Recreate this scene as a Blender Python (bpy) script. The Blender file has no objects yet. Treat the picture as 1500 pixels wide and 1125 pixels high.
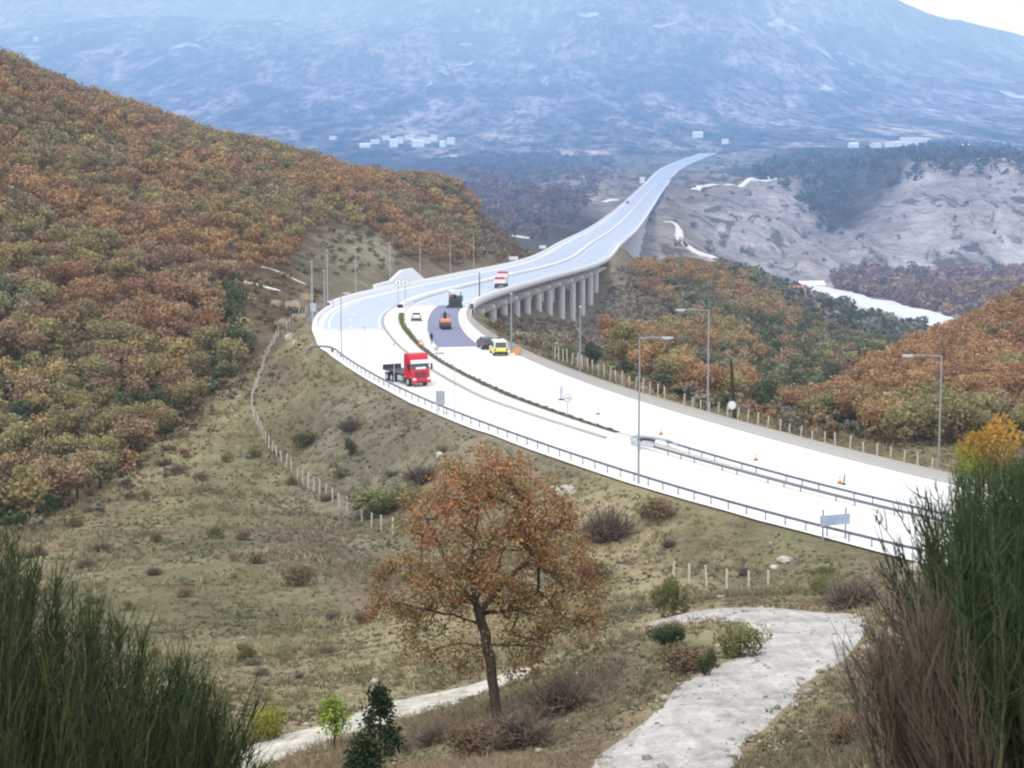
import bpy, bmesh, math, random
import numpy as np
from mathutils import Vector, Matrix
random.seed(7)
RNG = np.random.default_rng(11)
scene = bpy.context.scene
col = scene.collection
R = math.radians
# ------------------------------------------------------------------ survey: the eye is the origin, y goes into the valley, z is up
F = 3000.0
PIT = math.atan(412.5 / F)
CP, SP = math.cos(PIT), math.sin(PIT)

def slope_of(py):                       # z / y of a sight line that meets row py on the middle column
    v = (562.5 - py) / F
    return (-SP + v * CP) / (CP + v * SP)

def at(px, py, D):                      # a surveyed sight line and its distance give a point of the place
    u = (px - 750) / F; v = (562.5 - py) / F
    k = D / (CP + v * SP)
    return Vector((u * k, D, (-SP + v * CP) * k))

def proj(x, y, z):
    d = y * CP - z * SP
    return 750 + F * x / d, 562.5 - F * (y * SP + z * CP) / d

# ------------------------------------------------------------------ helpers
def tag(o, label=None, cat=None, group=None, kind=None):
    if label: o['label'] = label
    if cat: o['category'] = cat
    if group: o['group'] = group
    if kind: o['kind'] = kind
    return o

def link(name, me, mat=None, parent=None, loc=None):
    o = bpy.data.objects.new(name, me)
    col.objects.link(o)
    if mat is not None and len(me.materials) == 0: me.materials.append(mat)
    if parent is not None: o.parent = parent
    if loc is not None: o.location = loc
    return o

def empty(name, loc=(0, 0, 0), rz=0.0, label=None, cat=None, group=None):
    o = bpy.data.objects.new(name, None)
    col.objects.link(o)
    o.location = loc; o.rotation_euler = (0, 0, rz)
    o.empty_display_size = 0.2
    return tag(o, label, cat, group)

def np_mesh(name, V, Fc, colors=None, smooth=False):
    """V (n,3); Fc (m,k) uniform faces; colors (n,3) point colours"""
    me = bpy.data.meshes.new(name)
    V = np.ascontiguousarray(V, dtype=np.float32); Fc = np.ascontiguousarray(Fc, dtype=np.int32)
    m, k = Fc.shape
    me.vertices.add(len(V)); me.vertices.foreach_set('co', V.ravel())
    me.loops.add(m * k); me.loops.foreach_set('vertex_index', Fc.ravel())
    me.polygons.add(m)
    me.polygons.foreach_set('loop_start', np.arange(0, m * k, k, dtype=np.int32))
    me.polygons.foreach_set('loop_total', np.full(m, k, dtype=np.int32))
    if smooth: me.polygons.foreach_set('use_smooth', np.ones(m, dtype=bool))
    if colors is not None:
        a = me.attributes.new('tint', 'FLOAT_COLOR', 'POINT')
        c = np.ones((len(V), 4), dtype=np.float32); c[:, :3] = colors
        a.data.foreach_set('color', c.ravel())
    me.update(calc_edges=True)
    return me

class MB:
    """collects shapes into one mesh"""
    def __init__(s): s.bm = bmesh.new()
    def box(s, cx, cy, cz, sx, sy, sz, bev=0.0, rot=None, taper=None):
        r = bmesh.ops.create_cube(s.bm, size=1.0)
        vs = r['verts']
        for v in vs:
            k = 1.0
            if taper and v.co.z > 0: v.co.x *= taper[0]; v.co.y *= taper[1]
            v.co = Vector((v.co.x * sx, v.co.y * sy, v.co.z * sz))
        if bev > 0:
            es = list({e for v in vs for e in v.link_edges})
            rb = bmesh.ops.bevel(s.bm, geom=es, offset=bev, segments=2, affect='EDGES', profile=0.6)
            vs = list({v for f in rb['faces'] for v in f.verts} | {v for v in vs if v.is_valid})
        for v in vs:
            if rot is not None: v.co = rot @ v.co
            v.co += Vector((cx, cy, cz))
        return s
    def tube(s, pts, rad, n=8, cap=True):
        pts = [Vector(p) for p in pts]
        rs = rad if isinstance(rad, (list, tuple)) else [rad] * len(pts)
        rings = []
        for i, p in enumerate(pts):
            d = (pts[min(i + 1, len(pts) - 1)] - pts[max(i - 1, 0)]).normalized()
            a = d.orthogonal().normalized(); b = d.cross(a)
            if i and rings:                       # keep rings aligned
                pa = rings[-1][1]
                a = (pa - d * pa.dot(d)).normalized(); b = d.cross(a)
            rings.append(([s.bm.verts.new(p + (a * math.cos(t) + b * math.sin(t)) * rs[i]) for t in [2 * math.pi * k / n for k in range(n)]], a))
        for i in range(len(rings) - 1):
            A, B = rings[i][0], rings[i + 1][0]
            for k in range(n): s.bm.faces.new((A[k], A[(k + 1) % n], B[(k + 1) % n], B[k]))
        if cap:
            s.bm.faces.new(rings[0][0][::-1]); s.bm.faces.new(rings[-1][0])
        return s
    def cyl(s, c, axis, r, h, n=16, r2=None):
        c = Vector(c); a = Vector(axis).normalized()
        return s.tube([c - a * h / 2, c + a * h / 2], [r, r if r2 is None else r2], n)
    def poly(s, pts):
        s.bm.faces.new([s.bm.verts.new(p) for p in pts]); return s
    def prism(s, prof, x0, x1, axis='x'):
        """profile of (a,b) swept along x: a->y, b->z"""
        A = [s.bm.verts.new((x0, a, b)) for a, b in prof]; B = [s.bm.verts.new((x1, a, b)) for a, b in prof]
        n = len(prof)
        for k in range(n): s.bm.faces.new((A[k], A[(k + 1) % n], B[(k + 1) % n], B[k]))
        s.bm.faces.new(A[::-1]); s.bm.faces.new(B); return s
    def sphere(s, c, r, sc=(1, 1, 1), u=12, v=8):
        q = bmesh.ops.create_uvsphere(s.bm, u_segments=u, v_segments=v, radius=r)
        for w in q['verts']: w.co = Vector((w.co.x * sc[0], w.co.y * sc[1], w.co.z * sc[2])) + Vector(c)
        return s
    def build(s, name, mat, parent=None, loc=None, smooth=False):
        bmesh.ops.recalc_face_normals(s.bm, faces=s.bm.faces)
        me = bpy.data.meshes.new(name); s.bm.to_mesh(me); s.bm.free()
        if smooth:
            for p in me.polygons: p.use_smooth = True
        return link(name, me, mat, parent, loc)

def copy_tree(o, parent=None):
    c = o.copy(); col.objects.link(c)
    if parent is not None: c.parent = parent
    for ch in list(o.children): copy_tree(ch, c)
    return c

# ------------------------------------------------------------------ materials
class NT:
    def __init__(s, name):
        s.m = bpy.data.materials.new(name); s.m.use_nodes = True
        s.t = s.m.node_tree; s.t.nodes.clear()
        s.out = s.n('ShaderNodeOutputMaterial')
        s.m.cycles.emission_sampling = 'NONE'
    def n(s, typ, **kw):
        x = s.t.nodes.new(typ)
        for k, v in kw.items(): setattr(x, k, v)
        return x
    def l(s, a, b): s.t.links.new(a, b)
    def val(s, sock, v):
        if hasattr(v, 'is_output') or isinstance(v, bpy.types.NodeSocket): s.l(v, sock)
        else: sock.default_value = v
    def math(s, op, a, b=0.0, clamp=False):
        x = s.n('ShaderNodeMath', operation=op); x.use_clamp = clamp
        s.val(x.inputs[0], a); s.val(x.inputs[1], b); return x.outputs[0]
    def noise(s, scale, detail=4, rough=0.55, vec=None, dist=0.0):
        x = s.n('ShaderNodeTexNoise'); x.inputs['Scale'].default_value = scale
        x.inputs['Detail'].default_value = detail; x.inputs['Roughness'].default_value = rough
        x.inputs['Distortion'].default_value = dist
        if vec is not None: s.l(vec, x.inputs['Vector'])
        return x.outputs['Fac']
    def ramp(s, fac, stops, interp='LINEAR'):
        x = s.n('ShaderNodeValToRGB'); x.color_ramp.interpolation = interp
        e = x.color_ramp.elements
        while len(e) > len(stops): e.remove(e[-1])
        while len(e) < len(stops): e.new(0.5)
        for q, (p, c) in zip(e, stops):
            q.position = p; q.color = (*c, 1) if len(c) == 3 else c
        s.l(fac, x.inputs[0]); return x.outputs[0]
    def mix(s, fac, a, b, blend='MIX'):
        x = s.n('ShaderNodeMix', data_type='RGBA', blend_type=blend)
        s.val(x.inputs[0], fac)
        for sock, v in ((x.inputs[6], a), (x.inputs[7], b)):
            if isinstance(v, (tuple, list)): sock.default_value = (*v, 1) if len(v) == 3 else v
            else: s.l(v, sock)
        return x.outputs[2]
    def pos(s): return s.n('ShaderNodeNewGeometry').outputs['Position']
    def attr(s, name='tint'):
        x = s.n('ShaderNodeAttribute'); x.attribute_name = name; return x.outputs['Color']
    def bsdf(s, color, rough=0.85, spec=0.2, metal=0.0, normal=None):
        b = s.n('ShaderNodeBsdfPrincipled')
        s.val(b.inputs['Base Color'], (*color, 1) if isinstance(color, tuple) and len(color) == 3 else color)
        s.val(b.inputs['Roughness'], rough); b.inputs['Specular IOR Level'].default_value = spec
        b.inputs['Metallic'].default_value = metal
        if normal is not None: s.l(normal, b.inputs['Normal'])
        return b.outputs[0]
    def bump(s, h, strength=0.4, dist=0.1):
        b = s.n('ShaderNodeBump'); b.inputs['Strength'].default_value = strength; b.inputs['Distance'].default_value = dist
        s.l(h, b.inputs['Height']); return b.outputs[0]
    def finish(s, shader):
        """haze painted into each surface: blue emission that grows with distance from the origin"""
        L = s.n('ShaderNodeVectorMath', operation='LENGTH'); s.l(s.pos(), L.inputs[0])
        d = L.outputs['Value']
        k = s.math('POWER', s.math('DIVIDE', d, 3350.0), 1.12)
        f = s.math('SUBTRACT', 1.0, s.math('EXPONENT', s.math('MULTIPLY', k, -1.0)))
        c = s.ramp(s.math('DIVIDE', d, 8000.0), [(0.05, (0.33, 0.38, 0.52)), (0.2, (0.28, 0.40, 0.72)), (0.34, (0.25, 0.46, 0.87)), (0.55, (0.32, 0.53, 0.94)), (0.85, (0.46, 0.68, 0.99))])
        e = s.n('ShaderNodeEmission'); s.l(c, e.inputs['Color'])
        mx = s.n('ShaderNodeMixShader'); s.l(f, mx.inputs[0]); s.l(shader, mx.inputs[1]); s.l(e.outputs[0], mx.inputs[2])  # painted haze: far surfaces fade into their own blue glow, no volume
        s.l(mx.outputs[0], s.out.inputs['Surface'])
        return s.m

_mc = {}
def paint(name, color, rough=0.6, spec=0.3, metal=0.0, var=0.12, scale=3.0):
    if name in _mc: return _mc[name]
    t = NT(name)
    f = t.noise(scale, 4, 0.6)
    lo = tuple(c * (1 - var) for c in color); hi = tuple(min(1, c * (1 + var)) for c in color)
    c = t.ramp(f, [(0.3, lo), (0.7, hi)])
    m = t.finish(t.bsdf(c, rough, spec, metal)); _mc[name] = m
    return m

def leafy(name, trans=0.25, rnd=0.35, spec=0.15):
    """foliage: point colour, per-object shift, light coming through the leaf"""
    t = NT(name)
    c = t.attr()
    oi = t.n('ShaderNodeObjectInfo')
    h = t.n('ShaderNodeHueSaturation')
    t.l(t.math('ADD', t.math('MULTIPLY', oi.outputs['Random'], 0.02), 0.493), h.inputs['Hue'])
    t.l(t.math('ADD', t.math('MULTIPLY', oi.outputs['Random'], rnd), 1.0 - rnd / 2), h.inputs['Value'])
    t.l(c, h.inputs['Color'])
    b = t.bsdf(h.outputs[0], 0.7, spec)
    if trans > 0:
        tr = t.n('ShaderNodeBsdfTranslucent'); t.l(h.outputs[0], tr.inputs['Color'])
        mx = t.n('ShaderNodeMixShader'); mx.inputs[0].default_value = trans
        t.l(b, mx.inputs[1]); t.l(tr.outputs[0], mx.inputs[2]); b = mx.outputs[0]
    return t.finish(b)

M_LEAF = leafy('foliage')
M_WOOD = leafy('wood_foliage', rnd=0.0)
M_BLADE = leafy('green_stems', trans=0.12, rnd=0.1, spec=0.3)

def bark_mat():
    t = NT('bark'); f = t.noise(9, 6, 0.7)
    c = t.ramp(f, [(0.3, (0.035, 0.028, 0.022)), (0.7, (0.12, 0.1, 0.08))])
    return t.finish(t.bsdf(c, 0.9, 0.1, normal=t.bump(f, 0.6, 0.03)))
M_BARK = bark_mat()

def ground_mat(name, s1, s2, s3, contrast=0.5, fleck=True):
    t = NT(name); p = t.pos(); c = t.attr()
    a = t.noise(s1, 5, 0.6, p); b = t.noise(s2, 5, 0.65, p, 0.6); d = t.noise(s3, 4, 0.6, p)
    k = t.math('MULTIPLY', t.math('ADD', t.math('ADD', a, b), d), 1 / 3)
    k = t.math('ADD', t.math('MULTIPLY', t.math('SUBTRACT', k, 0.5), 4.0 * contrast), 1.0)
    k = t.math('MAXIMUM', k, 0.25)
    gr = t.n('ShaderNodeCombineColor')
    for i in range(3): t.l(k, gr.inputs[i])
    c = t.mix(1.0, c, gr.outputs[0], 'MULTIPLY')
    if fleck:
        green = t.ramp(t.noise(s2 * 0.7, 5, 0.6, p), [(0.45, (0, 0, 0)), (0.62, (1, 1, 1))])
        c = t.mix(t.math('MULTIPLY', green, 0.3), c, t.mix(1.0, c, (0.62, 0.95, 0.55), 'MULTIPLY'))
        tan = t.ramp(t.noise(s2 * 1.3, 6, 0.7, p, 1.0), [(0.56, (0, 0, 0)), (0.68, (1, 1, 1))])
        c = t.mix(t.math('MULTIPLY', tan, 0.6), c, (0.27, 0.22, 0.14))
        red = t.ramp(t.noise(s1 * 1.7, 5, 0.7, p, 1.0), [(0.55, (0, 0, 0)), (0.7, (1, 1, 1))])
        c = t.mix(t.math('MULTIPLY', red, 0.5), c, (0.12, 0.075, 0.055))
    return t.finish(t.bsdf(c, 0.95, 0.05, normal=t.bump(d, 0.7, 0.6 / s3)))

M_GROUND = ground_mat('hillside_grass', 0.09, 0.6, 3.2, 0.95)
M_VALLEY = ground_mat('valley_ground', 0.012, 0.05, 0.25, 1.1, False)

def mountain_mat():
    t = NT('mountain_woods'); p = t.pos()
    mp = t.n('ShaderNodeMapping'); mp.inputs['Scale'].default_value = (1, 0.18, 0.5); t.l(p, mp.inputs['Vector'])
    v = mp.outputs[0]
    a = t.noise(0.003, 6, 0.65, v, 1.0); b = t.noise(0.011, 6, 0.72, v, 0.5); d = t.noise(0.05, 5, 0.75, v)
    c = t.ramp(a, [(0.38, (0.01, 0.03, 0.012)), (0.5, (0.20, 0.18, 0.17)), (0.62, (0.75, 0.6, 0.62))])
    c2 = t.ramp(b, [(0.38, (0.0, 0.02, 0.0)), (0.5, (0.22, 0.22, 0.18)), (0.62, (1.0, 0.85, 0.85))])
    c = t.mix(0.5, c, c2)
    c = t.mix(t.math('MULTIPLY', t.ramp(d, [(0.40, (1, 1, 1)), (0.56, (0, 0, 0))]), 0.85), c, (0.0, 0.01, 0.004))
    clear = t.ramp(t.noise(0.007, 4, 0.6, v, 1.0), [(0.65, (0, 0, 0)), (0.70, (1, 1, 1))])
    c = t.mix(clear, c, (0.95, 0.92, 0.88))
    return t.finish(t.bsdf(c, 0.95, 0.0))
M_MOUNT = mountain_mat()

def cliffy():
    t = NT('valley_cliffs'); p = t.pos(); c = t.attr()
    mp = t.n('ShaderNodeMapping'); mp.inputs['Scale'].default_value = (1, 0.3, 0.25); t.l(p, mp.inputs['Vector'])
    a = t.noise(0.02, 6, 0.7, mp.outputs[0], 0.5); b = t.noise(0.02, 6, 0.7, p, 0.8); d = t.noise(0.12, 5, 0.7, p)
    k = t.math('ADD', t.math('MULTIPLY', a, 0.35), t.math('ADD', t.math('MULTIPLY', b, 0.3), t.math('MULTIPLY', d, 0.35)))
    k = t.math('MAXIMUM', t.math('ADD', t.math('MULTIPLY', t.math('SUBTRACT', k, 0.5), 4.6), 1.0), 0.15)
    gr = t.n('ShaderNodeCombineColor')
    for i in range(3): t.l(k, gr.inputs[i])
    c = t.mix(1.0, c, gr.outputs[0], 'MULTIPLY')
    sc_ = t.ramp(t.noise(0.03, 6, 0.7, mp.outputs[0], 1.0), [(0.40, (1, 1, 1)), (0.47, (0, 0, 0))])
    c = t.mix(t.math('MULTIPLY', sc_, 0.8), c, (0.07, 0.08, 0.06))
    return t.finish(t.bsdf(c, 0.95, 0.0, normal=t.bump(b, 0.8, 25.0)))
M_CLIFF = cliffy()

def track_mat():
    t = NT('track_gravel'); p = t.pos(); c = t.attr()
    a = t.noise(0.9, 6, 0.7, p, 0.4); b = t.noise(9, 5, 0.7, p)
    st = t.n('ShaderNodeMapping'); st.inputs['Scale'].default_value = (1.6, .28, 1); st.inputs['Rotation'].default_value = (0, 0, R(-20)); t.l(p, st.inputs['Vector'])
    s_ = t.noise(1.3, 5, 0.65, st.outputs[0], 0.6)
    k = t.math('ADD', t.math('MULTIPLY', t.math('SUBTRACT', t.math('ADD', t.math('ADD', a, b), s_), 1.5), 1.25), 1.0)
    gr = t.n('ShaderNodeCombineColor')
    for i in range(3): t.l(k, gr.inputs[i])
    c = t.mix(1.0, c, gr.outputs[0], 'MULTIPLY')
    g = t.ramp(t.noise(1.6, 6, 0.7, p, 0.8), [(0.60, (0, 0, 0)), (0.72, (1, 1, 1))])
    c = t.mix(t.math('MULTIPLY', g, 0.55), c, (0.2, 0.18, 0.12))
    return t.finish(t.bsdf(c, 0.95, 0.05, normal=t.bump(b, 0.5, 0.03)))
M_TRACK = track_mat()

def road_mat():
    t = NT('road_surface'); p = t.pos(); c = t.attr()
    a = t.noise(0.25, 5, 0.6, p); b = t.noise(6, 4, 0.6, p)
    k = t.math('ADD', t.math('MULTIPLY', t.math('SUBTRACT', t.math('ADD', a, b), 1.0), 0.28), 1.0)
    gr = t.n('ShaderNodeCombineColor')
    for i in range(3): t.l(k, gr.inputs[i])
    c = t.mix(1.0, c, gr.outputs[0], 'MULTIPLY')
    return t.finish(t.bsdf(c, 0.75, 0.3))
M_ROAD = road_mat()

M_WHITE = paint('white_line', (0.9, 0.9, 0.9), 0.6)
M_CONC = paint('concrete', (0.42, 0.41, 0.39), 0.85, 0.15, 0, 0.25, 1.2)
M_PALE = paint('pale_concrete', (0.88, 0.89, 0.92), 0.8, 0.15, 0, 0.06, 0.4)
M_PIER = paint('pier_concrete', (0.88, 0.87, 0.86), 0.85, 0.1, 0, 0.12, 0.5)
M_DECK = paint('deck_concrete', (0.36, 0.36, 0.38), 0.9, 0.1, 0, 0.2, 0.5)
M_GALV = paint('galvanised_steel', (0.30, 0.33, 0.38), 0.55, 0.4, 0.2)
M_RAIL = paint('rail_steel', (0.16, 0.18, 0.23), 0.6, 0.3, 0.1)
M_POST = paint('fence_concrete', (0.58, 0.56, 0.50), 0.9, 0.1, 0, 0.15)
M_WIRE = paint('fence_wire', (0.2, 0.2, 0.2), 0.7)
M_RED = paint('red_paint', (0.62, 0.02, 0.045), 0.35, 0.5, 0, 0.05)
M_BLACK = paint('black_rubber', (0.018, 0.018, 0.02), 0.7, 0.3)
M_DARK = paint('dark_steel', (0.045, 0.05, 0.06), 0.5, 0.4)
M_GLASS = paint('tinted_glass', (0.06, 0.08, 0.10), 0.08, 0.8)
M_WPAINT = paint('white_paint', (0.82, 0.82, 0.82), 0.4, 0.5, 0, 0.03)
M_LIME = paint('lime_paint', (0.68, 0.74, 0.12), 0.4, 0.5, 0, 0.04)
M_ORANGE = paint('orange_paint', (0.85, 0.24, 0.06), 0.5, 0.4, 0, 0.05)
M_CHROME = paint('lamp_glass', (0.85, 0.85, 0.88), 0.15, 0.8)
M_BLUE = paint('sign_blue_grey', (0.34, 0.44, 0.58), 0.5, 0.4)
M_SGREY = paint('sign_back', (0.45, 0.5, 0.56), 0.5, 0.4, 0.1)
M_ROCK = paint('pale_rock', (0.5, 0.47, 0.43), 0.95, 0.05, 0, 0.4, 2.0)
M_WALLW = paint('house_plaster', (0.96, 0.95, 0.93), 0.9, 0.05, 0, 0.05)
M_TILE = paint('roof_tile', (0.45, 0.2, 0.14), 0.9, 0.05)
M_TILEP = paint('pale_roof', (0.75, 0.66, 0.6), 0.9, 0.05)
M_TIMBER = paint('dark_timber', (0.06, 0.045, 0.035), 0.9, 0.05, 0, 0.3, 2.0)
M_SKIN = paint('skin', (0.5, 0.33, 0.25), 0.6)

# ------------------------------------------------------------------ motorway centre line
CL = [(104, 78, -31), (82, 96.5, -31), (62, 115, -31), (46, 132.5, -31), (34.5, 147.2, -31), (24.9, 162.3, -31), (17.1, 177.3, -31), (8.8, 195.2, -31), (0.6, 215.2, -31), (-6.1, 235.7, -31), (-11.2, 254.9, -31), (-15.0, 274.5, -31),
      (-17.6, 302.1, -31.7), (-17.9, 330.2, -32.9), (-16.3, 362.6, -34.6), (-3.9, 471.3, -40.5), (14.4, 589.4, -45.8), (30.5, 780, -53.2), (46.5, 957.2, -59.4), (66, 1187.2, -66.2), (92, 1490.8, -73.2), (131, 1905.7, -78.0), (190, 2428, -76.0), (249, 2759, -72.4), (275, 2870, -70)]
def catmull(P, step):
    P = [np.array(p, float) for p in P]; out = []
    P = [2 * P[0] - P[1]] + P + [2 * P[-1] - P[-2]]
    for i in range(1, len(P) - 2):
        p0, p1, p2, p3 = P[i - 1:i + 3]
        t0 = 0; t1 = t0 + np.linalg.norm(p1 - p0) ** .5; t2 = t1 + np.linalg.norm(p2 - p1) ** .5; t3 = t2 + np.linalg.norm(p3 - p2) ** .5
        n = max(2, int(np.linalg.norm(p2 - p1) / step))
        for t in np.linspace(t1, t2, n, endpoint=False):
            A1 = (t1 - t) / (t1 - t0) * p0 + (t - t0) / (t1 - t0) * p1; A2 = (t2 - t) / (t2 - t1) * p1 + (t - t1) / (t2 - t1) * p2; A3 = (t3 - t) / (t3 - t2) * p2 + (t - t2) / (t3 - t2) * p3
            B1 = (t2 - t) / (t2 - t0) * A1 + (t - t0) / (t2 - t0) * A2; B2 = (t3 - t) / (t3 - t1) * A2 + (t - t1) / (t3 - t1) * A3
            out.append((t2 - t) / (t2 - t1) * B1 + (t - t1) / (t2 - t1) * B2)
    out.append(P[-2]); return np.array(out)
CC = catmull(CL, 2.0)
for _ in range(40):                                   # ease the kinks out of the alignment
    CC[1:-1] = 0.25 * CC[:-2] + 0.5 * CC[1:-1] + 0.25 * CC[2:]
TG = np.gradient(CC, axis=0); TG[:, 2] = 0; TG /= np.linalg.norm(TG, axis=1)[:, None]
NR = np.stack([TG[:, 1], -TG[:, 0], np.zeros(len(TG))], 1)      # to the right when looking down the valley
def road_pt(i, o, dz=0.0):
    p = CC[i] + NR[i] * o; return Vector((p[0], p[1], p[2] + dz))
def idx_D(D): return int(np.argmin(np.abs(CC[:, 1] - D)))
def road_near(D, o, dz=0.0):
    """point at offset o that lies at distance D"""
    k = int(np.argmin(np.abs((CC + NR * o)[:, 1] - D))); return road_pt(k, o, dz), math.atan2(TG[k][1], TG[k][0]), k
HW = 11.3
MEDT = np.array([(70, -2.7, -0.4), (165, -2.7, -0.4), (190, -3.2, -0.3), (215, -4.0, -0.2), (245, -2.6, 0.4), (272, -1.9, 1.5), (300, -1.7, 1.7), (330, -1.2, 1.2), (360, -0.8, 0.8), (4000, -0.8, 0.8)])
def med(D): return np.interp(D, MEDT[:, 0], MEDT[:, 1]), np.interp(D, MEDT[:, 0], MEDT[:, 2])

# ------------------------------------------------------------------ terrain
KEY = dict(G=(.195, .175, .108), D=(.31, .255, .16), B=(.19, .148, .108), Y=(.235, .205, .155), W=(.15, .105, .068), K=(.08, .09, .08), P=(.42, .38, .33), C=(.45, .425, .425),
           E=(.30, .26, .25), S=(.34, .31, .27), M=(.09, .09, .08), V=(.15, .13, .125))
CT = """-500 1465 4 G;750 1465 4 G;2000 1455 4 G;-500 1320 8 G;750 1320 8 G;1900 1300 8 G;-400 1221 14 G;100 1225 14 G;750 1221 14 G;1450 1190 14 G;1900 1150 14 G;-300 1180 22 G;300 1180 22 G;750 1160 22 D
960 1165 31 B;965 1110 34.5 D;1040 1040 41 D;1110 990 47 D;1170 950 52 D;1190 925 56 D;1140 903 60 D;1060 898 63 D;990 905 65 D;900 925 68 D
1250 1110 30 G;1330 1080 26 G;1500 1090 22 G;1290 980 47 B;1300 900 57 D;1500 950 40 G;1900 950 40 G;800 1100 39 B;727 1050 48 B;850 1010 50 B;900 980 52 B;650 1100 42 G;960 960 54 G;820 1060 44 B
300 1150 50 G;440 1085 56 D;560 1047 61 D;640 1026 65 D;720 1002 69 D;800 965 74 D;330 1040 66 D;100 1130 48 G;-200 1150 44 G;420 1000 78 D;560 962 84 D;700 925 88 D;800 900 90 D;0 1040 68 G;-300 1050 66 G
250 950 98 G;100 950 98 G;330 900 112 G;450 900 110 G;560 860 120 B;300 800 146 G;150 830 140 G;450 800 146 B;-300 880 130 G;-300 760 170 D;0 790 165 D;200 730 188 D;330 720 190 G;420 690 205 G;600 830 140 Y;680 790 150 Y
1100 872 78 G;1150 868 100 G;1000 880 90 G;900 892 100 G;1300 872 80 B;1250 862 110 B;800 840 125 Y;1022 852 132 D;1100 866 130 G;890 862 136 D;1200 838 135 G;1330 850 128 B;1500 900 110 G;1900 900 110 G
580 790 166 G;540 772 174 Y;440 707 200 Y;400 660 216 G;372 595 242 G;400 520 285 B;480 640 212 Y;560 680 196 Y;640 660 196 Y;700 720 178 Y;480 560 240 G;430 540 265 D
420 560 258 B;330 590 248 D;250 650 222 D;150 690 206 D;0 720 200 D;-300 700 200 D;-600 700 200 G;-300 640 230 W
0 610 236 W;0 500 268 W;0 400 312 W;0 300 365 W;0 200 440 W;0 97 562 W;0 140 760 W;-300 500 260 W;-300 300 340 W;-300 80 480 W;-300 -10 560 W;-300 90 800 W;-700 400 260 W;-700 50 520 W
200 600 246 W;200 500 292 W;200 400 346 W;200 300 420 W;200 230 500 W;200 172 575 W;200 215 780 W;400 460 335 W;400 400 375 W;400 300 470 W;400 228 595 W;400 262 800 W
470 420 385 Y;450 470 335 E;520 400 420 Y;560 360 470 Y;600 395 465 B;550 310 535 W;550 266 625 W;550 300 820 W;650 372 535 B;650 310 605 W;672 284 655 W;700 320 655 B;740 360 660 B;680 320 850 V;600 290 1000 K
720 350 840 V;700 320 1300 K;760 345 1150 K;700 270 1900 V;760 255 2200 V;820 300 1600 K;800 330 1250 K;850 290 1850 S;900 270 2050 S;880 310 1650 S;840 340 1300 K;600 248 2500 K;500 225 2900 K;400 215 3000 K;0 200 3000 K
940 590 222 D;1100 640 200 D;1250 672 190 D;1350 690 184 D;850 558 235 B;780 525 262 B;760 500 310 Y;850 500 400 Y;800 480 450 Y;860 480 530 Y;790 460 470 Y;740 470 405 Y;950 530 330 W;1000 500 420 W;1000 570 290 W;1100 600 270 W;1200 630 240 W
880 440 585 Y;900 410 620 Y;900 390 690 B;940 388 715 B;960 382 760 B;716 502 368 Y;738 482 400 Y;704 512 340 Y;765 468 438 Y;690 508 350 Y;720 516 335 Y;1000 378 720 W;1060 400 700 W;1000 450 565 W;1100 430 690 W;1100 490 510 W;1200 490 640 W;1200 540 450 W;1150 590 340 W;1190 610 300 B;1280 520 560 W
1250 580 330 W;1300 630 250 W;1300 550 370 W;1400 500 430 W;1500 440 470 W;1500 530 350 W;1500 610 250 W;1400 650 215 D;1700 400 460 W;1700 600 250 W;1900 350 480 W;1900 700 180 G;1900 420 700 K;1600 430 600 W;1480 475 560 W
930 400 900 K;960 395 1050 K;1000 385 1150 S;1045 378 1150 P;1000 350 1280 S;990 325 1400 S;1080 390 1250 K;1150 420 1250 C;1190 424 1210 C;1280 452 1080 C;1390 478 990 C;1300 470 950 K;1200 450 1000 K;1500 500 900 K;1300 425 1250 V;1400 430 1180 V;1500 430 1150 V;1800 430 1150 V
1130 395 1400 C;1050 340 1500 C;1100 330 1550 C;1160 360 1520 C;1180 385 1450 C;1250 350 1620 C;1250 395 1480 C;1350 390 1480 C;1480 385 1480 C;1350 320 1660 C;1480 310 1670 C;1350 270 1780 C;1480 262 1780 C;1240 320 1720 K;1220 280 1850 K;1300 258 1900 K;1800 300 1700 C;1800 390 1480 C
1015 292 1750 S;1060 279 1850 S;1115 268 1950 S;1150 300 1700 C;1000 260 2150 S;1100 255 2150 K;1200 240 2300 K;1300 235 2400 K;1480 240 2300 K;1340 212 2800 K;1200 215 2800 K;1800 230 2500 K;1030 240 2550 S;1060 215 3000 S;950 205 3150 S;880 200 3250 S;1100 205 3150 S;800 225 2850 K;720 230 2750 K
600 212 3100 V;540 213 3100 V;300 205 3200 K;-300 200 3200 K;1300 200 3200 K;1500 205 3200 K;1900 205 3200 K;750 195 3500 M;0 170 3800 M;600 175 3800 M;1100 180 3700 M;1500 180 3700 M;-600 170 3800 M
-600 130 4500 M;0 130 4500 M;750 135 4500 M;1300 140 4500 M;1900 145 4500 M;0 70 5600 M;750 72 5600 M;1300 90 5600 M;1500 105 5600 M;1900 130 5600 M;-600 60 5600 M;0 0 6800 M;750 -10 6800 M;1200 -10 6800 M;1310 10 6800 M;1400 38 6800 M;1500 64 6800 M;1900 130 6800 M;-600 -20 6800 M
0 -80 8200 M;750 -110 8200 M;1100 -90 8000 M;1310 5 7800 M;1400 60 8200 M;1500 100 8200 M;1900 160 8200 M;-600 -80 8200 M;0 0 11000 M;750 0 11000 M;1400 150 11000 M;1900 180 11000 M;-600 0 11000 M"""
pts = [q.split() for line in CT.split('\n') for q in line.split(';') if q.strip()]
CU, CVv, CS, CK = [], [], [], []
for px, py, D, k in pts:
    p = at(float(px), float(py), float(D))
    CU.append(p.x / p.y); CVv.append(math.log(p.y)); CS.append(p.z / p.y); CK.append(KEY[k])
CU, CVv, CS, CK = map(np.array, (CU, CVv, CS, CK))
KU = 6.0
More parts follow.
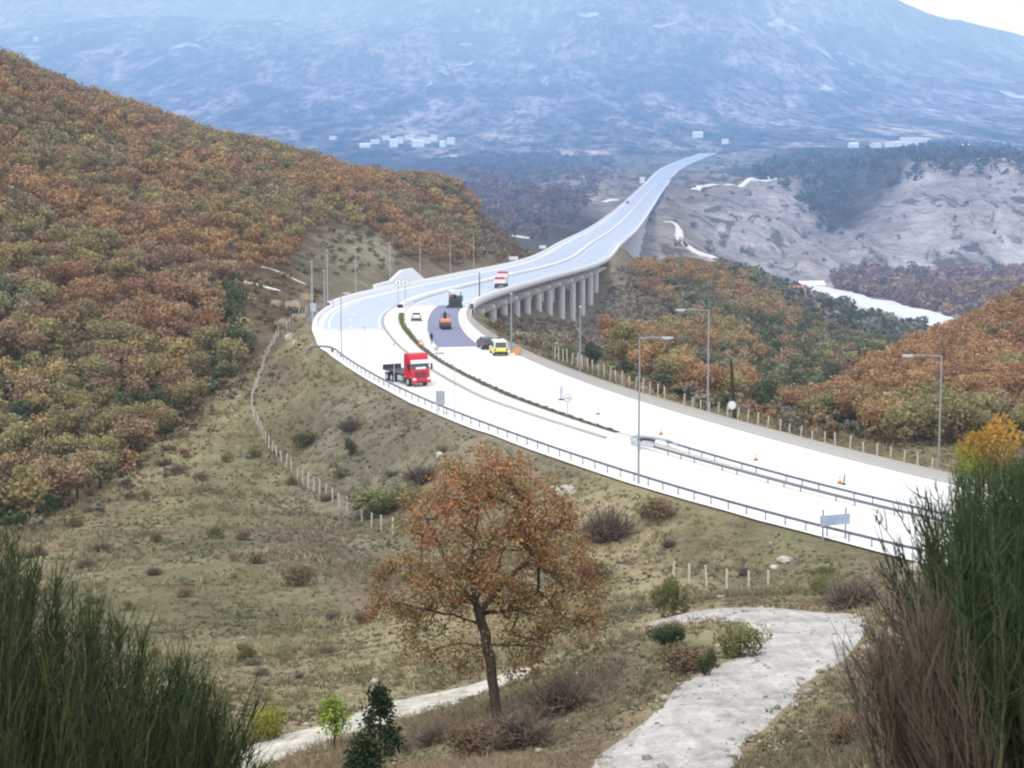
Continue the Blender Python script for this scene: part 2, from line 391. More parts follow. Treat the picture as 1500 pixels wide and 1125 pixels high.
A = np.stack([CU * KU, CVv], 1)
def tps(r2): return 0.5 * r2 * np.log(r2 + 1e-12)
n = len(A)
K = tps(((A[:, None] - A[None]) ** 2).sum(-1)) + np.eye(n) * 2e-4
Pm = np.concatenate([np.ones((n, 1)), A], 1)
sol = np.linalg.solve(np.block([[K, Pm], [Pm.T, np.zeros((3, 3))]]), np.concatenate([CS, np.zeros(3)]))
def base_slope(u, v):
    out = np.empty(len(u)); out_c = np.empty((len(u), 3))
    for i in range(0, len(u), 20000):
        q = np.stack([u[i:i + 20000] * KU, v[i:i + 20000]], 1)
        r2 = ((q[:, None] - A[None]) ** 2).sum(-1)
        out[i:i + 20000] = tps(r2) @ sol[:n] + sol[n] + q @ sol[n + 1:]
        w = 1 / (r2 + 1e-4) ** 2
        out_c[i:i + 20000] = (w @ CK) / w.sum(1)[:, None]
    return out, out_c

# ------- value noise for relief
def vnoise(x, y, seed=0):
    xi = np.floor(x).astype(np.int64); yi = np.floor(y).astype(np.int64); fx = x - xi; fy = y - yi
    def h(a, b):
        k = (a * 374761393 + b * 668265263 + seed * 1442695041) & 0x7fffffff
        k = (k ^ (k >> 13)) * 1274126177 & 0x7fffffff
        return ((k ^ (k >> 16)) & 0xffff) / 65535.0
    sx = fx * fx * (3 - 2 * fx); sy = fy * fy * (3 - 2 * fy)
    return (h(xi, yi) * (1 - sx) + h(xi + 1, yi) * sx) * (1 - sy) + (h(xi, yi + 1) * (1 - sx) + h(xi + 1, yi + 1) * sx) * sy
def fbm(x, y, o=4, seed=0):
    s = 0; a = 1; t = 0
    for i in range(o):
        s = s + a * (vnoise(x * 2 ** i, y * 2 ** i, seed + i) - 0.5); t += a; a *= 0.5
    return s / t

NU, NV = 660, 800
UL = 0.46
ug = np.linspace(-UL, UL, NU); vg = np.linspace(math.log(4.0), math.log(11000.0), NV)
UU, VV = np.meshgrid(ug, vg)
SS, CCOL = base_slope(UU.ravel(), VV.ravel())
YY = np.exp(VV.ravel()); XX = UU.ravel() * YY; ZZ = SS * YY
# the cliffs and ravines of the far bank, spurs of the mountain, hummocks of the hillside
far = np.clip((YY - 1200) / 300, 0, 1) * np.clip((2300 - YY) / 300, 0, 1)
ridge = 1 - 2 * np.abs(fbm(XX / 130 + fbm(XX / 90, YY / 90, 3, 5), YY / 420, 4, 3))
ridge2 = 1 - 2 * np.abs(fbm(XX / 48 + fbm(XX / 60, YY / 60, 3, 15), YY / 300, 4, 13))
ZZ += far * ((ridge - 0.75) * 26 + (ridge2 - .75) * 11)
mt = np.clip((YY - 3600) / 1500, 0, 1)
r2_ = 1 - 2 * np.abs(fbm(XX / 900 + 0.4 * fbm(XX / 400, YY / 400, 3, 9), YY / 1800, 5, 21))
ZZ += mt * (r2_ - 0.75) * np.clip(YY / 6000, .5, 1.1) * 110
amp = np.clip(YY / 900, 0.02, 0.9)
ZZ += amp * 2.2 * fbm(XX / (6 + YY / 25), YY / (6 + YY / 25), 4, 33) * np.clip((1500 - YY) / 300, 0, 1)
# bench the motorway into the ground
LEFT_FALL0, = (None,)
def road_query(X, Y):
    C2 = CC[::3]; N2 = NR[::3]; T2 = TG[::3]
    d = np.full(len(X), 1e9); off = np.zeros(len(X)); zr = np.zeros(len(X)); yr = np.zeros(len(X))
    for i in range(0, len(X), 20000):
        q = np.stack([X[i:i + 20000], Y[i:i + 20000]], 1)
        r = ((q[:, None] - C2[None, :, :2]) ** 2).sum(-1); k = r.argmin(1)
        e = q - C2[k, :2]
        off[i:i + 20000] = (e * N2[k, :2]).sum(1); d[i:i + 20000] = np.sqrt(r[np.arange(len(k)), k])
        al = (e * T2[k, :2]).sum(1)
        zr[i:i + 20000] = C2[k, 2]; yr[i:i + 20000] = C2[k, 1]
    return d, off, zr, yr
mask = (np.abs(XX) < 700) & (YY > 60) & (YY < 3300)
ii = np.nonzero(mask)[0]
d, off, zr, yr = road_query(XX[ii], YY[ii])
z0 = ZZ[ii].copy()
tgt = zr - 0.16
def sm(x): x = np.clip(x, 0, 1); return x * x * (3 - 2 * x)
# embankment reach left / right of the carriageways; on the viaducts the ground falls away
wl = 1 - sm((np.abs(off) - HW - 0.9) / np.where(yr < 300, 9.0, 7.0))
wr = 1 - sm((np.abs(off) - HW - 0.9) / 8.0)
half = sm((yr - 316) / 18) * sm((620 - yr) / 25)          # side-hill viaduct: right part hangs over the slope
over = 1 - sm((off + 9) / 6)                              # only the inner edge keeps ground
wR = np.where(off > -9, (1 - half) + half * over, 1.0)
full = sm((yr - 735) / 30) * sm((1850 - yr) / 120)        # the long viaduct
w = np.where(off < 0, wl, wr) * wR * (1 - full)
w = np.where(d > 60, 0, w)
zn = z0 * (1 - w) + tgt * w
under = np.abs(off) < HW + 3                              # never let ground come through a deck
zn = np.where(under & (half + full > 0.5) & (d < 60), np.minimum(zn, zr - 3.0), zn)
zn = np.where(under & (d < 60), np.minimum(zn, zr - 0.14), zn)
ZZ[ii] = zn
ZG = ZZ.reshape(NV, NU)
def H(X, Y):
    X = np.asarray(X, float); Y = np.asarray(Y, float)
    fu = (X / Y + UL) / (2 * UL) * (NU - 1); fv = (np.log(Y) - vg[0]) / (vg[-1] - vg[0]) * (NV - 1)
    fu = np.clip(fu, 0, NU - 1.001); fv = np.clip(fv, 0, NV - 1.001)
    a = fu.astype(int); b = fv.astype(int); fu = fu - a; fv = fv - b
    return (ZG[b, a] * (1 - fu) + ZG[b, a + 1] * fu) * (1 - fv) + (ZG[b + 1, a] * (1 - fu) + ZG[b + 1, a + 1] * fu) * fv
def h1(x, y): return float(H([x], [y])[0])
def ground_at(px, py, D0=20, D1=9000):
    """first point where the sight line meets the ground"""
    v = (562.5 - py) / F; u = (px - 750) / F / (CP + v * SP); s = (-SP + v * CP) / (CP + v * SP)
    Ds = np.exp(np.linspace(math.log(D0), math.log(D1), 6000)); k = np.nonzero(H(u * Ds, Ds) > s * Ds)[0]
    D = Ds[k[0]] if len(k) else D1
    return Vector((u * D, D, h1(u * D, D)))
def visible(X, Y, Z, lift=2.0):
    """which points the hillside viewpoint can see over the ground"""
    ok = np.ones(len(X), bool)
    for t in np.linspace(0.25, 0.97, 60):
        ok &= H(X * t, Y * t) < (Z + lift) * t + 0.3
    return ok
V3 = np.stack([XX, YY, ZZ], 1)
ids = np.arange(NU * NV).reshape(NV, NU)
cvar = fbm(XX / (3 + YY / 40), YY / (3 + YY / 40), 4, 77)[:, None]
TC = CCOL * (1 + 0.9 * cvar)
def terrain_part(name, r0, r1, mat):
    q = ids[r0:r1 + 1]
    vs = V3[q.ravel()]; cs = TC[q.ravel()]
    m, k = q.shape; g = np.arange(m * k).reshape(m, k)
    fc = np.stack([g[:-1, :-1].ravel(), g[:-1, 1:].ravel(), g[1:, 1:].ravel(), g[1:, :-1].ravel()], 1)
    return tag(link(name, np_mesh(name, vs, fc, cs, True), mat), kind='structure')
rowD = lambda D: int(np.searchsorted(vg, math.log(D)))
terrain_part('ground', 0, rowD(820), M_GROUND)
terrain_part('valley_terrain', rowD(820), rowD(1180), M_VALLEY)
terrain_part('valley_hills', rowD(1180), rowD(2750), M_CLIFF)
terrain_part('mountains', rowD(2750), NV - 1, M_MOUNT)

# ------------------------------------------------------------------ strips on the ground and the motorway
def ribbon(name, left, right, colr, mat, kind='structure', cross=1, zf=None):
    L = np.array(left); Rr = np.array(right); m = len(L)
    k = cross + 1
    V = np.stack([L + (Rr - L) * (j / cross) for j in range(k)], 1).reshape(-1, 3)
    if zf is not None: V[:, 2] = zf(V)
    g = np.arange(m * k).reshape(m, k)
    fc = np.stack([g[:-1, :-1].ravel(), g[:-1, 1:].ravel(), g[1:, 1:].ravel(), g[1:, :-1].ravel()], 1)
    C = np.asarray(colr, float)
    if C.ndim == 1: C = np.tile(C, (len(V), 1))
    o = link(name, np_mesh(name, V, fc, C, True), mat)
    return tag(o, kind=kind) if kind else o

I0, I1 = 0, len(CC) - 1
road_cols, RL, RR = [], [], []
XO = [-11.9, -10.2, -9.9, -6, None, None, 3.6, 7.2, 9.9, 10.2, 11.6]
stp = list(range(0, len(CC), 2))
rows = []; rc = []
for i in stp:
    D = CC[i, 1]; ml, mr = med(D); row = []
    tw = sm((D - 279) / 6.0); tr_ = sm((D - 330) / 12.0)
    nearw = np.array((0.88, 0.88, 0.87)); farb = np.array((0.52, 0.60, 0.72)) if D < 420 else np.array((0.48, 0.57, 0.71))  # sky glare put into the colour: blown white near, bluish farther off
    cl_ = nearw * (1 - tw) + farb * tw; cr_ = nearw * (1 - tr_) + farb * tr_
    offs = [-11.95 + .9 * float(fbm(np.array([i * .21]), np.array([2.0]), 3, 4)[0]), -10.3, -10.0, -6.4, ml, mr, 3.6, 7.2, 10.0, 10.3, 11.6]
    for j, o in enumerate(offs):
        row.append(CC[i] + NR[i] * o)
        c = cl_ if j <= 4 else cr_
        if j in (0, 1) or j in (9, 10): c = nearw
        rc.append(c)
    rows.append(row)
rows = np.array(rows); m, k = rows.shape[:2]; g = np.arange(m * k).reshape(m, k)
fc = np.stack([g[:-1, :-1].ravel(), g[:-1, 1:].ravel(), g[1:, 1:].ravel(), g[1:, :-1].ravel()], 1)
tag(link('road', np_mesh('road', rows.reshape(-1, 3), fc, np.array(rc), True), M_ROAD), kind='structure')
# painted lines a few millimetres above the carriageways
def line(name, o0, o1, a, b, mat=M_WHITE, dz=0.012, dash=None):
    i0, i1 = idx_D(a), idx_D(b); V = []; Fs = []
    acc = 0.0
    for i in range(i0, i1):
        if dash and (acc % sum(dash)) > dash[0]: acc += np.linalg.norm(CC[i + 1] - CC[i]); continue
        acc += np.linalg.norm(CC[i + 1] - CC[i])
        b0 = len(V)
        f0 = o0(CC[i, 1]) if callable(o0) else o0; f1 = o1(CC[i, 1]) if callable(o1) else o1
        g0 = o0(CC[i + 1, 1]) if callable(o0) else o0; g1 = o1(CC[i + 1, 1]) if callable(o1) else o1
        V += [road_pt(i, f0, dz), road_pt(i, f1, dz), road_pt(i + 1, g1, dz), road_pt(i + 1, g0, dz)]
        Fs.append((b0, b0 + 1, b0 + 2, b0 + 3))
    return tag(link(name, np_mesh(name, np.array([tuple(v) for v in V]), np.array(Fs)), mat), kind='structure')
line('lane_line', -6.5, -6.3, 284, 2700, dash=(4, 8))
line('lane_line', 5.0, 5.2, 345, 2700, dash=(4, 8))
line('edge_line', 8.9, 9.15, 335, 2900)
line('edge_line', -9.5, -9.25, 284, 2900)
line('edge_line', lambda D: med(D)[1] + 0.4, lambda D: med(D)[1] + 0.62, 335, 2900)
line('edge_line', lambda D: med(D)[0] - 0.62, lambda D: med(D)[0] - 0.4, 284, 2900)
M_FRESH = paint('fresh_asphalt', (0.21, 0.225, 0.36), 0.6, 0.4, 0, 0.15, 0.8)
pl = np.array([(259, 2.6, 8.1), (275, 3.6, 8.6), (290, 4.6, 9.2), (305, 5.2, 9.6), (340, 5.6, 9.8)])
line('asphalt_patch', lambda D: np.interp(D, pl[:, 0], pl[:, 1]), lambda D: np.interp(D, pl[:, 0], pl[:, 2]), 259, 338, M_FRESH, 0.03)
# median: raised kerbed bed, gravel then planting
def strip3(name, o0, o1, a, b, mat, h):
    i0, i1 = idx_D(a), idx_D(b); V = []
    for i in range(i0, i1 + 1):
        D = CC[i, 1]; A_, B_ = o0(D), o1(D)
        V += [road_pt(i, A_, 0.0), road_pt(i, A_, h), road_pt(i, B_, h), road_pt(i, B_, 0.0)]
    m = i1 - i0 + 1; g = np.arange(m * 4).reshape(m, 4)
    fc = np.stack([g[:-1, :-1].ravel(), g[:-1, 1:].ravel(), g[1:, 1:].ravel(), g[1:, :-1].ravel()], 1)
    return link(name, np_mesh(name, np.array([tuple(v) for v in V]), fc), mat)
M_MEDG = paint('median_gravel', (0.80, 0.79, 0.75), 0.9, 0.05, 0, 0.16, 0.7)
M_MEDS = paint('median_soil', (0.10, 0.10, 0.06), 0.95, 0.05, 0, 0.5, 0.8)
tag(strip3('median_kerb', lambda D: med(D)[0], lambda D: med(D)[1], 75, 345, M_MEDG, 0.15), kind='structure')
tag(strip3('median_soil', lambda D: med(D)[0] * .28 + med(D)[1] * .72, lambda D: med(D)[1] - 0.3, 192, 312, M_MEDS, 0.22), kind='structure')
tag(strip3('kerb', lambda D: med(D)[0] - 0.05, lambda D: med(D)[0] + 0.10, 190, 345, M_CONC, 0.24), kind='structure')

def bar_along(name, prof, o, a, b, mat, parent=None, step=1):
    """profile (offset, height) swept along the road"""
    i0, i1 = idx_D(a), idx_D(b); idx = list(range(i0, i1 + 1, step)); V = []
    np_ = len(prof)
    for i in idx:
        oo = o(CC[i, 1]) if callable(o) else o
        V += [tuple(road_pt(i, oo + x, z)) for x, z in prof]
    m = len(idx); g = np.arange(m * np_).reshape(m, np_)
    gn = np.concatenate([g, g[:, :1]], 1)
    fc = np.stack([gn[:-1, :-1].ravel(), gn[:-1, 1:].ravel(), gn[1:, 1:].ravel(), gn[1:, :-1].ravel()], 1)
    return link(name, np_mesh(name, np.array(V), fc), mat, parent)

WB = [(-0.04, .50), (.03, .52), (.03, .58), (-.01, .61), (.03, .64), (.03, .70), (-.04, .72), (-.06, .61)]
def guardrail(label, o, a, b, sp, pmax=100, flip=1):
    t = empty('guardrail', (0, 0, 0), 0, label, 'guardrail')
    prof = [(x * flip, z) for x, z in WB]
    bar_along('rail', prof, o, a, b, M_RAIL, t)
    i0, i1 = idx_D(a), idx_D(b); acc = 0; nx = 0; cnt = 0
    me = None
    for i in range(i0, i1):
        if acc >= nx and cnt < pmax:
            oo = o(CC[i, 1]) if callable(o) else o
            p = road_pt(i, oo - .14 * flip, 0)
            if me is None:
                ob = MB().box(0, 0, 0.2, 0.07, 0.06, 1.0).build('post', M_RAIL, t); me = ob.data
            else: ob = link('post', me, None, t)
            ob.location = p; ob.rotation_euler = (0, 0, math.atan2(TG[i][1], TG[i][0]) - math.pi / 2)
            nx += sp; cnt += 1
        acc += np.linalg.norm(CC[i + 1] - CC[i])
    return t
gr = guardrail('dark steel guardrail on posts along the outer edge above the grassy embankment', -11.1, 100, 254, 2.1, 90)
# its far end turns down and away
e0 = road_pt(idx_D(254), -11.1, .6)
MB().tube([e0, e0 + Vector((-.9, 2.2, .05)), e0 + Vector((-2.2, 3.6, 0)), e0 + Vector((-3.4, 3.9, -.15)), e0 + Vector((-4, 3.2, -.5)), e0 + Vector((-4.0, 2.4, -.9))], .13, 6).build('end_rail', M_RAIL, gr)
ga = guardrail('steel guardrail on the far side of the median, beyond the gravel strip', lambda D: med(D)[1] - .1, 100, 183, 3.0, 45)
gb = guardrail('thin steel guardrail on the near side of the median', lambda D: med(D)[0] + .1, 100, 183, 3.0, 45, -1)
# rounded end of the median rails
i = idx_D(183); A0 = road_pt(i, med(183)[0] + .1, .6); B0 = road_pt(i, med(183)[1] - .1, .6)
cen = (A0 + B0) / 2; r_ = (A0 - B0).length / 2; tv = Vector(TG[i]); nv = Vector(NR[i])
loop = empty('guardrail_end', cen - Vector((0, 0, .6)), 0, 'rounded white and grey guardrail terminal closing the median where the planting begins', 'barrier')
MB().tube([nv * (r_ * 1.15 * math.cos(q)) + tv * (3.4 * math.sin(q)) + Vector((0, 0, .62)) for q in [math.pi * k / 14 for k in range(-3, 18)]], .16, 6).build('rail', M_SGREY, loop)
for q in [math.pi * k / 5 for k in range(6)]:
    p = nv * (r_ * 1.15 * math.cos(q)) + tv * (3.4 * math.sin(q)); MB().box(p.x, p.y, .3, .12, .12, .75).build('post', M_SGREY, loop)
MB().tube([nv * (r_ * .55 * math.cos(q)) + tv * (1.2 + 1.3 * math.sin(q)) + Vector((0, 0, .5)) for q in [math.pi * k / 8 for k in range(0, 9)]], .14, 6).build('inner_rail', M_DARK, loop)
# concrete barrier on the far side
NJ = [(-.30, 0), (-.28, .1), (-.1, .35), (-.08, .85), (.08, .85), (.1, .35), (.28, .1), (.30, 0)]
b1 = bar_along('concrete_barrier', NJ, 11.1, 80, 327, M_CONC)
tag(b1, 'long grey concrete safety barrier on the far edge of the motorway', 'barrier')
k1 = bar_along('verge_kerb', [(-.1, -.3), (-.1, .16), (.9, .16), (.9, -.3)], 11.75, 80, 262, M_CONC); tag(k1, kind='structure')
k2 = bar_along('shoulder_wall', [(-.12, -.4), (-.12, .62), (.12, .62), (.12, -.4)], -11.2, 258, 345, M_PALE)
tag(k2, 'low pale concrete edge wall round the outside of the bend', 'wall')
# viaducts
def pier(parent, i, o, top, w=1.5, cap_w=5.0, rect=False):
    p = road_pt(i, o); zb = h1(p.x, p.y) - 0.8; zt = p.z - top
    if zt - zb < 1.5: return
    rz = math.atan2(TG[i][1], TG[i][0])
    mb = MB()
    if rect: mb.box(0, 0, (zb - zt) / 2, 2.2, w * 2.4, zt - zb, .15)
    else: mb.cyl((0, 0, (zb - zt) / 2), (0, 0, 1), w / 2 * 1.12, zt - zb, 14)
    po = mb.build('pier', M_PIER, parent); po.location = (p.x, p.y, zt); po.rotation_euler = (0, 0, rz)
    MB().prism([(-cap_w / 2, 1.3), (cap_w / 2, 1.3), (cap_w / 2, .75), (w * .55, -.35), (-w * .55, -.35), (-cap_w / 2, .75)], -.9, .9).build('pier_cap', M_PIER, po)
def viaduct(label, a, b, spacing, offs, first, rect=False, o_in=-11.6):
    t = empty('viaduct', (0, 0, 0), 0, label, 'viaduct')
    bar_along('deck', [(o_in, -.06), (11.6, -.06), (11.8, -.5), (9.8, -.7), (9.4, -1.6), (3.0, -1.6), (2.6, -1.0), (-2.6, -1.0), (-3.0, -1.6), (max(o_in + 1.5, -9.2), -1.6), (max(o_in + 1, -9.6), -.75)], 0, a, b, M_DECK, t, 2)
    bar_along('parapet', [(-.2, -.55), (-.2, .9), (.2, .9), (.22, -.55)], 11.5, a, b, M_PALE, t, 2)
    bar_along('parapet', [(-.2, -.7), (-.2, 1.0), (.25, 1.0), (.25, -.7)], -11.5, a, b, M_PALE, t, 2)
    bar_along('median_barrier', [(-.5, 0.02), (-.4, .75), (.4, .75), (.5, 0.02)], 0, a, b, M_PALE, t, 2)
    acc = 0; nx = first; i = idx_D(a); e = idx_D(b)
    while i < e - 2:
        acc += np.linalg.norm(CC[i + 1] - CC[i]); i += 1
        if acc >= nx:
            nx += spacing
            for o in offs: pier(t, i, o, 2.9, 1.5 if not rect else 2.2, 5.6 if not rect else 7.5, rect)
    return t
_v = viaduct('pale side-hill viaduct on short round columns beside the bend', 326, 640, 20.5, (9.0, .6), 30)
_p, _rz, _k = road_near(334, 10.6)
MB().box(0, 0, -3.6, 3.2, 2.2, 7.4, .08).build('abutment', M_PALE, _v, _p).rotation_euler = (0, 0, _rz)
viaduct('long pale viaduct on tall wall piers crossing the valley beyond the knoll', 640, 1960, 42, (6.0, -6.0), 50, True)

# ------------------------------------------------------------------ tracks, river
def draped(name, P, W, color, mat=M_TRACK, lift=0.06, jit=0.25, kind='structure', edge=None, step=1.0, cross=6):
    """P: list of (x,y); W widths; follows the ground"""
    Q = catmull([(p[0], p[1], w) for p, w in zip(P, W)], step)
    T = np.gradient(Q[:, :2], axis=0); T /= np.linalg.norm(T, axis=1)[:, None]
    Nn = np.stack([T[:, 1], -T[:, 0]], 1)
    s = np.arange(len(Q))
    wl = Q[:, 2] / 2 * (1 + jit * 2 * fbm(s * .23 * step, s * 0 + 3.3, 3, 5)); wr = Q[:, 2] / 2 * (1 + jit * 2 * fbm(s * .23 * step, s * 0 + 9.3, 3, 8))
    L = np.concatenate([Q[:, :2] - Nn * wl[:, None], np.zeros((len(Q), 1))], 1); Rr = np.concatenate([Q[:, :2] + Nn * wr[:, None], np.zeros((len(Q), 1))], 1)
    zf = lambda V: H(V[:, 0], V[:, 1]) + lift * np.where((np.arange(len(V)) % (cross + 1) == 0) | (np.arange(len(V)) % (cross + 1) == cross), -0.5, 1.0)
    return ribbon(name, L, Rr, color, mat, kind, cross, zf)
def pxl(lst): return [(lambda p: (p.x, p.y))(at(a, b, c)) for a, b, c in lst]
TRK = pxl([(930, 1215, 28), (950, 1150, 32), (975, 1100, 35), (1040, 1040, 41), (1112, 990, 47), (1172, 950, 52), (1182, 925, 56), (1140, 905, 60), (1060, 900, 63), (985, 907, 65.5)])
draped('gravel_track', TRK, [2.7, 2.8, 2.9, 3.0, 3.1, 3.2, 3.4, 3.6, 3.4, 2.6], (0.50, 0.48, 0.455), lift=0.05, jit=.3, step=.5)
LOW = pxl([(180, 1160, 47), (330, 1118, 52), (440, 1085, 56), (560, 1047, 61), (640, 1026, 65), (720, 1002, 69), (770, 982, 72)])
draped('lower_track', LOW, [2.2, 2.6, 3.4, 3.4, 3.2, 2.6, 1.2], (0.58, 0.55, 0.48), lift=0.06, jit=.75, step=.5)
def gpts(l): return [(p.x, p.y) for p in (ground_at(a, b, d0, d1) for a, b, d0, d1 in l)]
draped('river', pxl([(1178, 418, 1240), (1200, 428, 1200), (1240, 440, 1140), (1300, 456, 1060), (1380, 476, 985), (1480, 500, 900)]), [10, 26, 36, 42, 40, 30], (0.80, 0.82, 0.85), lift=2.5, jit=.5, step=8)
draped('river_bank', pxl([(1220, 446, 1080), (1290, 466, 990), (1350, 482, 930)]), [10, 16, 10], (0.62, 0.6, 0.58), lift=2.5, jit=.9, step=8)
draped('dirt_road', pxl([(975, 318, 1420), (992, 330, 1380), (997, 345, 1300), (1018, 360, 1220), (1040, 374, 1160), (1048, 384, 1130)]), [3, 5, 6, 5, 5, 4], (0.88, 0.86, 0.82), lift=1.0, jit=.3, step=8)
draped('dirt_road', pxl([(1013, 294, 1740), (1035, 281, 1830), (1065, 277, 1870), (1100, 271, 1930), (1128, 265, 1990), (1122, 258, 2060), (1117, 248, 2150)]), [4, 7, 7, 7, 16, 12, 5], (0.92, 0.89, 0.82), lift=1.2, jit=.2, step=8)
for a, b, D, w_, l_, c in [(1010, 42, 6100, 30, 60, .8), (880, 304, 1700, 12, 30, .85), (740, 341, 1120, 6, 26, .8), (380, 427, 360, 2.2, 7, .75), (415, 412, 380, 1.6, 8, .75), (348, 437, 345, 1.5, 6, .7)]:
    p = at(a, b, D)
    draped('clearing' if D > 500 else 'bare_earth', [(p.x - l_ / 2, p.y - w_ * .3), (p.x - l_ * .2, p.y + w_ * .2), (p.x + l_ * .2, p.y), (p.x + l_ / 2, p.y + w_ * .4)], [w_ * .3, w_, w_ * .9, w_ * .3], (c, c * .96, c * .9), lift=.10 if D < 500 else 1.0, jit=.6, step=max(1, l_ / 24))
#@@PART2
# ------------------------------------------------------------------ foliage builders
def rand_unit(n, rng):
    v = rng.normal(size=(n, 3)); return v / np.linalg.norm(v, axis=1)[:, None]
def leaf_quads(C, size, colr, rng, up=0.35, aspect=0.62):
    """C (n,3) leaf centres -> quads"""
    n = len(C)
    nrm = rand_unit(n, rng); nrm[:, 2] = np.abs(nrm[:, 2]) + up; nrm /= np.linalg.norm(nrm, axis=1)[:, None]
    a = np.cross(nrm, rand_unit(n, rng)); a /= np.linalg.norm(a, axis=1)[:, None]; b = np.cross(nrm, a)
    s = (np.asarray(size) * np.ones(n))[:, None]
    a = a * s * 0.5; b = b * s * 0.5 * aspect
    V = np.stack([C - a, C - b * 1.0 + a * .1, C + a, C + b], 1).reshape(-1, 3)
    return V, np.arange(n * 4).reshape(n, 4), np.repeat(colr, 4, 0)
def blades(P0, P1, bow, w, colr0, colr1, rng, seg=3, face=None):
    """thin tapering strips from P0 to P1 with a bow vector"""
    n = len(P0); t = np.linspace(0, 1, seg + 1)
    d = P1 - P0; f = rand_unit(n, rng) if face is None else face
    side = np.cross(d, f); side /= (np.linalg.norm(side, axis=1)[:, None] + 1e-9)
    V = []; Cc = []
    for k in t:
        c = P0 + d * k + bow * (4 * k * (1 - k)) * .5
        ww = (np.asarray(w) * np.ones(n))[:, None] * (1 - 0.75 * k) * .5
        V += [c - side * ww, c + side * ww]
        q = colr0 * (1 - k) + colr1 * k; Cc += [q, q]
    V = np.stack(V, 1).reshape(-1, 3); Cc = np.stack(Cc, 1).reshape(-1, 3)
    m = 2 * (seg + 1); o = np.arange(n)[:, None] * m
    Fc = np.concatenate([o + np.array([2 * k, 2 * k + 1, 2 * k + 3, 2 * k + 2]) for k in range(seg)], 0)
    return V, Fc, Cc
def join(parts):
    V, Fc, Cc = [], [], []; b = 0
    for v, f, c in parts: V.append(v); Fc.append(f + b); Cc.append(c); b += len(v)
    return np.concatenate(V), np.concatenate(Fc), np.concatenate(Cc)
PAL = {'rust brown': (.262, .158, .092), 'russet': (.292, .172, .092), 'dull brown': (.238, .165, .106), 'ochre': (.27, .20, .098), 'olive': (.21, .184, .092), 'dark green': (.07, .092, .048), 'grey green': (.165, .165, .105)}
def crown_cloud(rx, rz, n, size, base, rng, blobs=9, zc=0.0):
    bc = rand_unit(blobs, rng) * rng.uniform(.35, .8, blobs)[:, None] * np.array([rx, rx, rz]); bc[:, 2] = bc[:, 2] * .85 + zc
    br = rng.uniform(.38, .62, blobs) * rx
    k = rng.integers(0, blobs, n)
    dv = rand_unit(n, rng); dv[:, 2] = dv[:, 2] * .85 + .12
    r = rng.uniform(0.45, 1.0, n) ** .6
    C = bc[k] + dv * (r * br[k])[:, None] * np.array([1, 1, .85])
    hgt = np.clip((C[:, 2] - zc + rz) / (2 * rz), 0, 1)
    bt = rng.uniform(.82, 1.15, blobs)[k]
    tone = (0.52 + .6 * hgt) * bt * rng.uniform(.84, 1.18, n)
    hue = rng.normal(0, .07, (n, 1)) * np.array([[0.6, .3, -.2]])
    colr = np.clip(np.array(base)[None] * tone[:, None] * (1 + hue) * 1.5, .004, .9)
    return leaf_quads(C, rng.uniform(.7, 1.3, n) * size, colr, rng)
def oak_proto(cname, seed):
    rng = np.random.default_rng(seed); rnd = random.Random(seed)
    t = empty('oak_tree')
    h = rng.uniform(2.05, 2.6); rx = rng.uniform(1.9, 2.4); rz = rng.uniform(1.7, 2.1)
    mb = MB(); mb.tube([(0, 0, -.5), (.05, 0, .8), (.1, .05, 1.7), (0, .1, h)], [.17, .14, .11, .06], 6)
    for q in range(6):
        a = q * 1.05 + rnd.random(); l = rnd.uniform(1.1, 1.7)
        z = rnd.uniform(1.0, 2.0)
        mb.tube([(.05, 0, z), (math.cos(a) * l * .5, math.sin(a) * l * .5, z + .5), (math.cos(a) * l, math.sin(a) * l, z + 1.1)], [.07, .05, .02], 5)
    mb.build('trunk', M_BARK, t)
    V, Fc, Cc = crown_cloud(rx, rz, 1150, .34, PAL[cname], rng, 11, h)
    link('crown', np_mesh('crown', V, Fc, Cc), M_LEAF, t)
    return t
# ------------------------------------------------------------------ where the woods stand
def inside(px, py, poly):
    r = np.zeros(len(px), bool); n = len(poly)
    for i in range(n):
        x0, y0 = poly[i]; x1, y1 = poly[(i + 1) % n]
        c = ((y0 > py) != (y1 > py)) & (px < (x1 - x0) * (py - y0) / (y1 - y0 + 1e-9) + x0); r ^= c
    return r
def grid_pts(x0, x1, y0, y1, sp, rng):
    gx, gy = np.meshgrid(np.arange(x0, x1, sp), np.arange(y0, y1, sp))
    X = gx.ravel() + rng.uniform(-.45, .45, gx.size) * sp; Y = gy.ravel() + rng.uniform(-.45, .45, gx.size) * sp
    return X, Y
def zone(poly, x0, x1, y0, y1, sp, rng):
    X, Y = grid_pts(x0, x1, y0, y1, sp, rng); k = (np.abs(X / Y) < .275)
    X, Y = X[k], Y[k]; Z = H(X, Y); px, py = proj(X, Y, Z)
    k = inside(px, py, poly) & visible(X, Y, Z, 4.0)
    X, Y, Z = X[k], Y[k], Z[k]
    d, off, _, _ = road_query(X, Y); k = d > 19
    return X[k], Y[k], Z[k], px[inside(px, py, poly) & True][:0] if False else proj(X[k], Y[k], Z[k])[0], proj(X[k], Y[k], Z[k])[1]
HILL = [(-400, 60), (0, 60), (150, 110), (300, 170), (480, 225), (600, 262), (690, 262), (700, 330), (695, 385), (640, 395), (600, 385), (560, 345), (480, 335), (440, 352), (425, 395), (350, 405), (350, 470), (365, 520), (345, 560), (255, 645), (170, 705), (85, 755), (0, 800), (-400, 800)]
KNOLL = [(985, 392), (1060, 400), (1150, 432), (1290, 505), (1330, 505), (1215, 560), (1190, 606), (1150, 622), (1060, 600), (960, 560), (885, 548), (895, 508), (1000, 475), (960, 440), (905, 415), (900, 385)]
